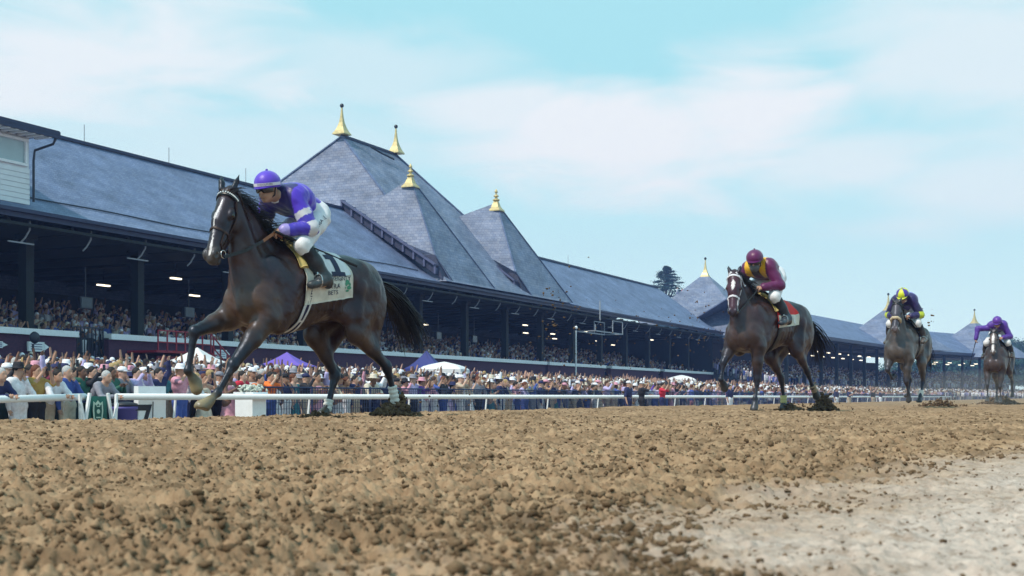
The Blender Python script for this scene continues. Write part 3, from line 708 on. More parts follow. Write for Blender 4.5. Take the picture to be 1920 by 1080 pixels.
def vn3(V, f):
    return (vnoise(V[:, 0]+V[:, 1]*.7, V[:, 2]+V[:, 1]*.5, f, 31)+vnoise(V[:, 0]-V[:, 2]*.6+5, V[:, 1]+V[:, 2], f, 32))-1
def hd_dist(V, p): return np.linalg.norm(V-p-V3(.1,0,-.3), axis=1)
def make_horse(h, pose, col):
    """returns the SDF, head transform and coat colours of one galloping horse; local +x forward, +y left"""
    s = SDF(); B, D, K = col['body'], col['dark'], col['point']; bz = pose.get('bz', 0)
    def z_(p): return V3(p[0], p[1], p[2]+bz)
    s.ell(z_((.20,0,1.21)), (.50,.285,.40), k=.06, col=B)
    s.ell(z_((-.22,0,1.25)), (.52,.275,.335), (0,3,0), k=.12, col=B)
    s.ell(z_((.52,0,1.16)), (.30,.225,.34), k=.1, col=col.get('chest', B))
    s.cap(z_((.30,0,1.50)), z_((-.05,0,1.50)), .09, .10, k=.10, col=D, flat=((0,1,0), .8))
    s.cap(z_((-.05,0,1.44)), z_((-.62,0,1.45)), .12, .13, k=.10, col=D)
    s.ell(z_((-.68,0,1.34)), (.38,.245,.24), (0,8,0), k=.10, col=B)
    s.ell(z_((-.92,0,1.20)), (.15,.20,.22), k=.10, col=B)
    for y in (-1, 1):
        s.ell(z_((-.77,y*.15,1.17)), (.29,.135,.36), (0,14,0), k=.09, col=B)
        s.ell(z_((.43,y*.175,1.18)), (.16,.085,.33), (0,26,0), k=.06, col=col.get('shoulder', B))           # shoulder blade
        s.ell(z_((.60,y*.15,1.06)), (.19,.105,.17), (0,-20,0), k=.05, col=col.get('chest', B))           # point of shoulder
        s.ell(z_((.755,y*.088,1.02)), (.10,.088,.165), (0,10,0), k=.035, col=col.get('chest', B))         # breast muscle
        s.ell(z_((.45,y*.17,.92)), (.16,.09,.15), (0,30,0), k=.05, col=B)
        s.cap(z_((-.50,y*.21,1.38)), z_((-.66,y*.2,1.44)), .05, .05, k=.09, col=B)     # point of hip
        s.cap(z_((-.36,y*.16,1.02)), z_((-.62,y*.18,.96)), .07, .09, k=.09, col=B)     # flank fold
        s.cap(z_((.52,y*.215,1.30)), z_((.62,y*.185,1.04)), .045, .05, k=.03, col=B)
        s.cap(z_((.24,y*.245,1.30)), z_((.40,y*.205,1.0)), .05, .07, k=.035, col=B)             # triceps
        s.cap(z_((-.60,y*.255,1.30)), z_((-.56,y*.245,.98)), .045, .05, k=.04, col=B)
        s.cap(z_((-.84,y*.235,1.30)), z_((-.86,y*.205,.98)), .045, .04, k=.03, col=B)
        for r_ in range(6): s.cap(z_((.12-.085*r_,y*.272,1.32-.012*r_)), z_((.17-.10*r_,y*.235,1.02)), .012, .010, k=.03, col=B)
    # neck
    poll = V3(*pose['poll']); hd = pose['head']; pitch, yaw = math.radians(hd[0]), math.radians(hd[1])
    dv = V3(math.cos(pitch)*math.cos(yaw), math.cos(pitch)*math.sin(yaw), -math.sin(pitch))   # down the face
    lv = V3(-math.sin(yaw), math.cos(yaw), 0); roll = math.radians(hd[2] if len(hd) > 2 else 0)
    nv = np.cross(dv, lv); lv, nv = lv*math.cos(roll)+nv*math.sin(roll), nv*math.cos(roll)-lv*math.sin(roll)
    R = np.stack([dv, nv, lv], 1)
    hsc = pose.get('hsc', 1.0); H = lambda t, n, l: poll + (dv*t + nv*n + lv*l)*hsc
    throat = H(.12, -.17, 0)
    base1 = z_((.34,0,1.42)); base2 = z_((.52,0,1.20)); base3 = z_((.64,0,1.04))
    m1 = (base1+poll)/2 + V3(0,0,.035); m2 = base2*.5+(poll+throat)/2*.5; m3 = base3*.45+throat*.55+V3(.02,0,-.02)
    fl = (lv*.4+V3(0,1,0)*.6, .62)
    s.cap(base1, m1, .155, .105, k=.08, col=B, flat=fl); s.cap(m1, H(-.02,-.03,0), .105, .085, k=.06, col=B, flat=fl)
    s.cap(base2, m2, .255, .17, k=.09, col=col.get('chest', B), flat=fl); s.cap(m2, (poll+throat)/2, .17, .125, k=.06, col=B, flat=fl)
    s.cap(base3, m3, .18, .115, k=.08, col=B, flat=((0,1,0), .8)); s.cap(m3, throat, .115, .075, k=.05, col=B, flat=fl)
    for y in (-1, 1):   # jugular groove edge
        s.cap(base2+V3(.06,y*.15,-.02), H(.10,-.12,y*.05), .06, .04, k=.05, col=B)
    # head
    i0 = len(s.p); F = col.get('face', D); Mz = col.get('muzzle', K)
    s.ell(H(.05,-.035,0), (.11,.085,.085), R=R, k=.05, col=F)
    s.cap(H(.08,-.005,0), H(.26,.0,0), .078, .064, k=.03, col=F)
    s.cap(H(.22,-.005,0), H(.50,-.022,0), .062, .044, k=.03, col=F)
    s.cap(H(.20,-.06,0), H(.50,-.055,0), .075, .050, k=.03, col=F)
    s.cap(H(.18,-.15,0), H(.50,-.105,0), .045, .030, k=.03, col=F)
    for y in (-1, 1):
        s.ell(H(.15,-.105,y*.052), (.125,.105,.032), R=R, k=.025, col=F)
        s.ell(H(.185,-.010,y*.078), (.050,.030,.026), R=R, k=.02, col=F)
        s.ell(H(.20,-.030,y*.094), (.022,.017,.014), R=R, k=.008, col=(.004,.004,.004))
        s.cap(H(.24,-.04,y*.075), H(.42,-.055,y*.056), .013, .009, k=.02, col=F)
        s.ell(H(.545,-.022,y*.044), (.046,.036,.022), R=R, k=.014, col=Mz)
        s.ell(H(.560,-.022,y*.060), (.024,.015,.020), R=R, k=-.008)
        e1, e2 = H(-.02,.035,y*.058), H(*pose.get('ears', (-.12,.075)), y*.085)
        s.cap(e1, e1*.45+e2*.55, .030, .030, k=.015, col=K, flat=(dv*.8+lv*.3*y, .55)); s.cap(e1*.45+e2*.55, e2, .029, .005, k=.01, col=K, flat=(dv*.8+lv*.3*y, .55))
    s.ell(H(.545,-.055,0), (.060,.052,.052), R=R, k=.03, col=Mz)
    s.ell(H(.590,-.062,0), (.026,.038,.040), R=R, k=.02, col=Mz)
    s.ell(H(.555,-.115,0), (.036,.026,.030), R=R, k=.015, col=Mz)
    s.ell(H(.60,-.094,0), (.075,.006,.07), R=R, k=-.008)
    for q in s.p[i0:]:
        for k_ in ('ra', 'rb', 'r'):
            if k_ in q: q[k_] = q[k_]*hsc
        if q['t'] == 'c': q['lo'] = np.minimum(q['a']-q['ra'], q['b']-q['rb']); q['hi'] = np.maximum(q['a']+q['ra'], q['b']+q['rb'])
        else: e = np.abs(q['R']) @ q['r']; q['lo'] = q['c']-e; q['hi'] = q['c']+e
    # legs
    def fore(j, y):
        sh = z_((.60,y*.16,1.10)); el, kn, fe, to = [V3(*q) for q in j]; sd_ = (0,1,0)
        s.cap(sh, el, .135, .115, k=.06, col=B, flat=(sd_, .75)); d = kn-el; u = d/np.linalg.norm(d)
        s.cap(el, el+d*.45, .118, .086, k=.05, col=col.get('chest', B), flat=(sd_, .85)); s.cap(el+d*.45, kn, .080, .048, k=.03, col=D)
        s.ell(kn, (.052,.046,.062), k=.02, col=K); c = fe-kn
        s.cap(kn, kn+c*.3, .044, .034, k=.02, col=K); s.cap(kn+c*.2, fe, .030, .029, k=.015, col=K, flat=(sd_, .8))
        bk = np.cross(sd_, c); bk /= np.linalg.norm(bk); bk *= 1 if bk[0] < 0 or c[2] > 0 else -1
        s.cap(kn+c*.12+bk*.026, fe+bk*.024, .014, .013, k=.012, col=K)
        s.ell(fe, (.041,.038,.043), k=.018, col=K); hoof(fe, to, K, col.get('forehoof'))
    def hoof(fe, to, K, hc=None):
        d = to-fe; L = np.linalg.norm(d); u = d/L; co = fe+d*.50
        s.cap(fe, co, .031, .036, k=.015, col=K); c_, s_ = math.cos(-.70), math.sin(-.70); n = V3(u[0]*c_-u[2]*s_, u[1], u[0]*s_+u[2]*c_); n /= np.linalg.norm(n)
        fw = u-n*(u @ n); fw /= np.linalg.norm(fw)+1e-6; hcol = hc or col.get('hoof', (.05,.045,.04))
        s.cap(co, to+fw*.012-n*.005, .043, .060, k=.010, col=hcol); s.cap(co-fw*.02, to-fw*.035-n*.01, .034, .044, k=.015, col=hcol)
        s.ell(to+n*.205, (.2,.2,.2), k=-.004)
    def hind(j, y):
        hp = z_((-.72,y*.15,1.22)); st, hk, fe, to = [V3(*q) for q in j]; sd_ = (0,1,0)
        s.cap(hp, st, .21, .135, k=.08, col=col.get('thigh', B), flat=(sd_, .62)); s.cap(z_((-.92,y*.14,1.12)), (st+hk)/2+V3(-.03,0,.03), .14, .065, k=.07, col=B, flat=(sd_, .65))
        d = hk-st; s.cap(st, st+d*.5, .125, .080, k=.05, col=col.get('thigh', B), flat=(sd_, .65)); s.cap(st+d*.5, hk, .072, .044, k=.03, col=D, flat=(sd_, .8))
        c = fe-hk; cu = c/np.linalg.norm(c); pt = hk - cu*.055 + V3(-.03,0,.0)
        s.cap(hk+d*-.35+V3(-.05,0,0), pt, .020, .026, k=.02, col=D)                   # achilles tendon to the point of hock
        s.ell(hk, (.062,.046,.066), k=.025, col=K); s.cap(hk, hk+c*.3, .046, .036, k=.02, col=K); s.cap(hk+c*.2, fe, .034, .031, k=.015, col=K, flat=(sd_, .8))
        s.cap(hk+c*.1+V3(-.028,0,0), fe+V3(-.024,0,.0), .014, .013, k=.012, col=K)
        s.ell(fe, (.043,.039,.045), k=.018, col=K); hoof(fe, to, K)
    fore(pose['LF'], 1); fore(pose['RF'], -1); hind(pose['LH'], 1); hind(pose['RH'], -1)
    tr = z_((-.98,0,1.36)); s.cap(z_((-.87,0,1.40)), tr+V3(-.08,0,-.02), .07, .045, k=.05, col=D)
    V, Fc = s.mesh(h, smooth=1); C = s.colors(V, .022); am = np.clip((V[:, 2]-.55)/.3, .25, 1)*np.clip((hd_dist(V, poll)-.0)/.5, .35, 1); V = V + s.grad(V)*((vn3(V, 6)*.010+vn3(V, 14)*.006+vn3(V, 34)*.002)*am)[:, None]
    # markings
    q = V-poll; t, n, l = q @ dv/hsc, q @ nv/hsc, q @ lv/hsc; up = s.grad(V) @ nv > .25
    mk = pose.get('mark')
    if mk: m = mk(t, l) & up & (n > -.06) & (n < .12); C[m] = (.62,.58,.60)
    low = V[:, 2]+bz*0
    return dict(s=s, V=V, F=Fc, C=C, H=H, R=R, dv=dv, nv=nv, lv=lv, poll=poll, tr=tr, z_=z_, base1=base1, m1=m1)

def horse_object(hs, loc, rz, label, pose, mane=True, seed=0, tail_dir=(-.55,0,-.5), tail_n=170):
    o = empty('horse', loc, rz, label=label, cat='horse')
    mesh_obj('body', hs['V'], hs['F'], M_COAT, o, smooth=True, cols=hs['C'])
    H, rs = hs['H'], np.random.RandomState(seed)
    for y in (-1, 1):
        mb = MB(); v, f = ico(2); c = H(.198,-.018,y*.092); mb.add(v*.024+c, [tuple(q) for q in f]); mb.build('eye', M_EYE, o, smooth=True)
    # mane: locks rooted along the crest and blown back
    st = []; lv, nv = hs['lv'], hs['nv']; b1, m1, p0 = hs['base1']+V3(-.05,0,.13), hs['m1']+V3(0,0,.09), H(.02,.045,0)
    for i in range(pose.get('mane_n', 260)*2):
        t = rs.rand(); r0 = (1-t)**2*b1 + 2*t*(1-t)*(m1+V3(0,0,.03)) + t*t*p0 + rs.randn(3)*.010
        side = -1 if rs.rand() < .35 else 1; L = (.12+.13*rs.rand())*pose.get('mane_l', 1)
        d = V3(-.75, side*.35+rs.randn()*.2, .35+rs.randn()*.25); pts = [r0]; vel = d/np.linalg.norm(d)
        w_ = rs.randn(3)*.16
        for k in range(6): vel = vel + V3(-.10,side*.05,-.34)*.6 + w_*math.sin(k*1.3+i) + rs.randn(3)*.07; vel /= np.linalg.norm(vel); pts.append(pts[-1]+vel*L/6)
        st.append((pts, .004+.005*rs.rand()))
    for i in range(70):
        r0 = H(.0+.05*rs.rand(), .05, rs.randn()*.03); d = V3(-.5, rs.randn()*.4, .5); pts = [r0]; vel = d/np.linalg.norm(d); L = .10+.08*rs.rand()
        for k in range(4): vel = vel+V3(-.25,.0,-.1)+rs.randn(3)*.1; vel /= np.linalg.norm(vel); pts.append(pts[-1]+vel*L/4)
        st.append((pts, .006))
    hair(st).build('mane', M_MANE, o, smooth=True)
    st = []; tr = hs['tr']+V3(-.1,0,-.02); td = V3(*tail_dir)
    for i in range(tail_n):
        a = rs.rand(); vel = V3(-1, rs.randn()*.13, .12+rs.randn()*.12); pts = [tr+rs.randn(3)*.02]; L = .75+.28*rs.rand()
        sp = rs.randn(3)*V3(.10,.16,.14)
        for k in range(8): vel = vel+(td*.75+sp*.55-vel*.25)*.35; vel /= np.linalg.norm(vel); pts.append(pts[-1]+vel*L/8)
        st.append((pts, .007+.007*rs.rand()))
    hair(st).build('tail', M_MANE, o, smooth=True)
    return o

def bridle(hs, o, m_strap, w=.020, brow=None, seed=0, noseband=None, blinkers=False):
    s, H = hs['s'], hs['H']; parts = MB()
    for y in (-1, 1):
        ribbon(s, [H(-.01,.05,y*.03), H(.06,.0,y*.09), H(.16,-.07,y*.09), H(.30,-.085,y*.075), H(.44,-.075,y*.06), H(.50,-.07,y*.055)], w, mb=parts)
        ribbon(s, [H(-.03,.02,y*.05), H(.02,-.06,y*.09), H(.10,-.17,y*.07), H(.14,-.21,y*.01)], w*.7, mb=parts)
    if noseband is None:
        ribbon(s, [H(.38,-.12,0.0), H(.36,-.10,.07), H(.35,-.03,.08), H(.345,.05,0), H(.35,-.03,-.08), H(.36,-.10,-.07), H(.38,-.12,0)], w, mb=parts)
        ribbon(s, [H(.36,-.02,.07), H(.45,-.03,.06), H(.50,-.10,.045), H(.50,-.13,0), H(.50,-.10,-.045), H(.45,-.03,-.06), H(.36,-.02,-.07)], w*.7, mb=parts)
    parts.build('bridle', m_strap, o, smooth=False)
    bb = ribbon(s, [H(.065,-.01,.10), H(.055,.03,.08), H(.045,.06,.03), H(.045,.06,-.03), H(.055,.03,-.08), H(.065,-.01,-.10)], w*1.05, th=.010)
    bb.build('browband', brow or m_strap, o)
    if noseband is not None:
        pts = [H(.36,-.10,.075), H(.35,-.01,.085), H(.345,.045,.04), H(.345,.045,-.04), H(.35,-.01,-.085), H(.36,-.10,-.075)]
        pts = s.snap(np.array(pts), .02); mb = MB(); mb.tube([Vector(p) for p in pts], .030, 10); mb.build('noseband', noseband, o, smooth=True)
    mb = MB()
    for y in (-1, 1):
        c = H(.515,-.085,y*.066); pts = [c + hs['dv']*.034*math.cos(a)+hs['nv']*.034*math.sin(a) for a in np.linspace(0, 2*math.pi, 17)[:-1]]
        mb.tube([Vector(p) for p in pts], .005, 6, closed=True)
    mb.build('bit_ring', M_STEEL, o, smooth=True)

def text_mesh(txt, size=1.0):
    c = bpy.data.curves.new('lettering', 'FONT'); c.body = txt; c.size = size; c.resolution_u = 2; c.align_x = 'CENTER'; c.align_y = 'CENTER'
    o = bpy.data.objects.new('lettering', c); me = bpy.data.meshes.new_from_object(o)
    v = np.array([q.co[:] for q in me.vertices]).reshape(-1, 3); f = [tuple(p.vertices) for p in me.polygons]
    bpy.data.objects.remove(o); bpy.data.curves.remove(c); bpy.data.meshes.remove(me); return v, f
def place_text(txt, size, M3, mats, name, parent, sx=1.0):
    """M3(u, v) -> point; u right, v up in the text plane"""
    v, f = text_mesh(txt, size)
    if len(v) == 0: return None
    q = np.array([M3(a*sx, b) for a, b, _ in v]); return mesh_obj(name, q, f, mats, parent)

class Patch:
    """saddle cloth: rays from the body axis outward; u along x (metres), a = angle from straight up (radians, + = left)"""
    def __init__(s, hs, infl=.012): s.s = hs['s']; s.z = hs['z_']((0,0,1.22))[2]; s.infl = infl
    def pts(s, x, a, extra=0.):
        x, a = np.broadcast_arrays(np.asarray(x, float), np.asarray(a, float)); dirs = np.stack([0*a, np.sin(a), np.cos(a)], -1); o = np.stack([x, 0*x, 0*x+s.z], -1)
        t = np.full(x.shape, .62)
        for _ in range(14): t = t - np.minimum(np.maximum(s.s.at(o+dirs*t[..., None])-s.infl, -.05), .2)*.8
        return o + dirs*(t+extra)[..., None]
def sheet(name, P1, P2, mats, parent, n, midx=None, smooth=True):
    """closed thin slab between two point grids"""
    a, b = P1.shape[:2]; V = np.concatenate([P1.reshape(-1, 3), P2.reshape(-1, 3)]); o = a*b; f = []; mi = []
    for i in range(a-1):
        for j in range(b-1):
            q = (i*b+j, (i+1)*b+j, (i+1)*b+j+1, i*b+j+1); f.append(tuple(x+o for x in q)); f.append(q[::-1]); m = 0 if midx is None else midx(i/(a-1), j/(b-1)); mi += [m, m]
    for i in range(a-1):
        for j in (0, b-1): f.append((i*b+j, (i+1)*b+j, (i+1)*b+j+o, i*b+j+o)); mi.append(0)
    for j in range(b-1):
        for i in (0, a-1): f.append((i*b+j, i*b+j+1, i*b+j+1+o, i*b+j+o)); mi.append(0)
    return mesh_obj(name, V, f, mats, parent, smooth=smooth, midx=mi)

def saddle_set(hs, o, cl_mats, x0, x1, a_front, a_back, girth=True, num=None, midx=None, pad=True):
    pt = Patch(hs); nx, na = 26, 61; U = np.linspace(0, 1, nx)
    X = np.zeros((nx, na)); A = np.zeros((nx, na)); T = np.linspace(-1, 1, na)
    for i, u in enumerate(U):
        am = a_front+(a_back-a_front)*u; A[i] = T*am; X[i] = x0+(x1-x0)*u + .07*np.abs(T)*(.2-u)
    P1 = pt.pts(X, A, .0); P2 = pt.pts(X, A, .007)
    cl = sheet('saddle_cloth', P1, P2, cl_mats, o, 0, midx)
    def uv(u, v, off=.010):   # u metres along the cloth from its front towards the back, v = 0..1 down the left side
        f = (u)/(abs(x1-x0)); am = a_front+(a_back-a_front)*f; a = v*am; x = x0-(u) + .07*v*(.2-f)
        return pt.pts(x, a, off)
    if pad:
        Xp = np.linspace(x0+.055, x0-.045, 6)[:, None]*np.ones((1, 41)); Ap = np.ones((6, 1))*np.linspace(-1.0, 1.0, 41)[None]
        bul = (.03*np.sin(np.linspace(0, math.pi, 6)))[:, None]
        sheet('saddle_pad_roll', pt.pts(Xp, Ap, 0.002), pt.pts(Xp, Ap, .012)+0*bul[..., None]+ (pt.pts(Xp, Ap, .012)-pt.pts(Xp, Ap, 0.0))*0 + np.stack([0*Ap, np.sin(Ap)*bul, np.cos(Ap)*bul], -1), [pad if pad is not True else mat('yellow_foam', (.48,.36,.13), .8, .2, 15)], o, 0)
    # small black racing saddle: seat, pommel and flaps
    Xs = np.linspace(x0-.05, x0-.36, 14)[:, None]*np.ones((1, 31)); ta = np.linspace(-1, 1, 31)[None]
    wa = np.interp(np.linspace(0, 1, 14), [0,.3,.7,1], [.75,.85,.45,.3])[:, None]; As = wa*ta
    hi = (.03+.035*np.interp(np.linspace(0,1,14), [0,.25,.7,1],[1,.2,.3,1]))[:, None]*np.exp(-(ta*2.2)**2)+.014
    sheet('saddle', pt.pts(Xs, As, .010), pt.pts(Xs, As, 0)+np.stack([0*As, np.sin(As)*hi, np.cos(As)*hi], -1)*1.0, [M_LEATHER], o, 0)
    if girth:
        gm = MB(); ga = np.linspace(.8, math.pi, 30)
        for y in (-1, 1):
            for (w0, w1, m, ex) in ((-.045,.045,0,.004), (-.014,.014,1,.007)):
                gx = x0-.10 + .10*np.sin(np.clip((ga-1.3)/1.84, 0, 1)*1.57); v = []
                L_ = pt.pts(gx+w0, ga*y, ex); R_ = pt.pts(gx+w1, ga*y, ex); L2 = pt.pts(gx+w0, ga*y, ex-.006); R2 = pt.pts(gx+w1, ga*y, ex-.006)
                for i in range(30): v += [L_[i], R_[i], R2[i], L2[i]]
                gm.add(v, [(i*4+j, i*4+(j+1) % 4, (i+1)*4+(j+1) % 4, (i+1)*4+j) for i in range(29) for j in range(4)], m)
        gm.build('girth', [mat('girth_white', (.55,.55,.58), .7, .1, 12), M_INK] if girth is True else girth, o)
    return cl, uv

def bandage(o, a, b, r, n=4, mat_=None):
    a, b = Vector(a), Vector(b); mb = MB(); pts = []; rr = []
    for i in range(n*4+1): t = i/(n*4); pts.append(a.lerp(b, t)); rr.append(r*(1+.10*math.sin(t*n*2*math.pi)))
    mb.tube(pts, rr, 14); mb.build('bandage', mat_ or M_BANDAGE, o, smooth=True)

# ------------------------------------------------------------------ people as implicit bodies
SKIN = (.42,.235,.165)
def make_body(J, fingers=True, hr=1.0, face=True):
    """J: joints in metres; returns groups of primitives {skin, top, pants, boots}"""
    s = SDF(); sk = SKIN
    pv, ch, nk, hd = [V3(*J[k]) for k in ('pelvis','chest','neck','head')]; hf = V3(*J['face']); hf = hf/np.linalg.norm(hf); up = V3(*J.get('hup', (0,0,1))); up = up-hf*(up @ hf); up /= np.linalg.norm(up); lf = np.cross(up, hf)
    R = np.stack([hf, lf, up], 1); lat = V3(*J.get('lat', (0,1,0)))
    s.ell(hd, V3(.098,.078,.118)*hr, R=R, k=.02, col=sk); s.ell(hd+hf*.03-up*.065, V3(.062,.055,.055)*hr, R=R, k=.03, col=sk)
    if face:
        s.cap(hd+hf*.088+up*.005, hd+hf*.118-up*.030, .011, .016, k=.010, col=sk); s.ell(hd+hf*.072-up*.062, (.030,.034,.030), R=R, k=.02, col=sk); s.ell(hd+hf*.078-up*.068, (.022,.028,.012), R=R, k=.01, col=(.33,.13,.11)); s.ell(hd+hf*.068-up*.105, (.026,.026,.02), R=R, k=.02, col=sk)
        for y in (-1, 1):
            s.ell(hd+hf*.088+lf*y*.032+up*.012, (.016,.016,.010), R=R, k=-.008); s.ell(hd+hf*.080+lf*y*.032+up*.012, (.012,.012,.008), R=R, k=.004, col=(.03,.02,.02))
            s.ell(hd-hf*.008+lf*y*.080-up*.008, (.018,.010,.032), R=R, k=.008, col=sk); s.cap(hd+hf*.086+lf*y*.014+up*.034, hd+hf*.074+lf*y*.05+up*.032, .007, .006, k=.008, col=(.10,.06,.04))
    s.cap(nk, hd-up*.06-hf*.015, .062, .052, k=.03, col=sk)
    sw = J.get('sw', .17); fw = np.cross(lat, (nk-pv)/np.linalg.norm(nk-pv)); T = []
    def P_(f, grp, *a, **k): getattr(s, f)(*a, grp=grp, **k)
    P_('cap', 1, pv, ch, .135, .145, k=.06, col=(1,1,1), flat=(fw, .78)); P_('cap', 1, ch-lat*.07, ch+lat*.07, .145, k=.06, col=(1,1,1), flat=(fw, .8))
    P_('cap', 1, nk-lat*sw*.8-(nk-ch)*.25, nk+lat*sw*.8-(nk-ch)*.25, .075, k=.07, col=(1,1,1)); P_('cap', 2, pv-lat*.06, pv+lat*.06, J.get('hipr', .135), k=.05, col=(1,1,1), flat=(fw, .85))
    for nm, y in (('L', 1), ('R', -1)):
        a = J['arm'+nm]; sh, el, wr, ha = [V3(*q) for q in a]
        P_('cap', 1, sh, el, .060, .045, k=.05, col=(1,1,1)); P_('cap', 3, el, wr, .043, .029, k=.02, col=sk)
        d = ha-wr; L = np.linalg.norm(d)+1e-6; u = d/L; pn = V3(*J.get('palm'+nm, (0,0,-1))); sd_ = np.cross(u, pn); sd_ /= np.linalg.norm(sd_)+1e-9
        s.cap(wr, wr+u*.045, .028, .030, k=.015, col=sk, grp=4); s.ell(wr+u*.055, (.045,.038,.017), R=np.stack([u, sd_, np.cross(u, sd_)], 1), k=.015, col=sk, grp=4)
        if fingers:
            cu = J.get('curl', .8); nn = np.cross(u, sd_); nn = nn if nn @ pn > 0 else -nn
            for i, (o_, l_) in enumerate(((-.028,.036), (-.010,.042), (.009,.040), (.027,.031))):
                b0 = wr+u*.085+sd_*o_; b1 = b0+(u*math.cos(cu)+nn*math.sin(cu))*l_; b2 = b1+(u*math.cos(cu*2.1)+nn*math.sin(cu*2.1))*l_*.8
                s.cap(b0, b1, .0098, .0090, k=.004, col=sk, grp=4); s.cap(b1, b2, .0090, .0075, k=.003, col=sk, grp=4)
            b0 = wr+u*.035-sd_*.030; b1 = b0+(u*.7-sd_*.7)*.035; b2 = b1+(u*.85+nn*.4)*.030; s.cap(b0, b1, .012, .010, k=.008, col=sk, grp=4); s.cap(b1, b2, .010, .008, k=.003, col=sk, grp=4)
    for nm, y in (('L', 1), ('R', -1)):
        hp, kn, an, to = [V3(*q) for q in J['leg'+nm]]
        P_('cap', 2, hp, kn, .098, .062, k=.05, col=(1,1,1)); P_('cap', 5, kn, kn*.55+an*.45, .060, .055, k=.03, col=(1,1,1)); P_('cap', 5, kn*.55+an*.45, an, .055, .038, k=.02, col=(1,1,1))
        P_('cap', 6, an, an+(to-an)*.25+V3(0,0,-.02), .045, .042, k=.02, col=(1,1,1)); P_('cap', 6, an+V3(0,0,-.03), to, .045, .036, k=.02, col=(1,1,1)); 
    return s, (hd, hf, up, lf, R)
def subset(s, grps, rad=0.):
    q = SDF()
    for p in s.p:
        if p['grp'] in grps and p['k'] >= 0: q.p.append(p)
    return q

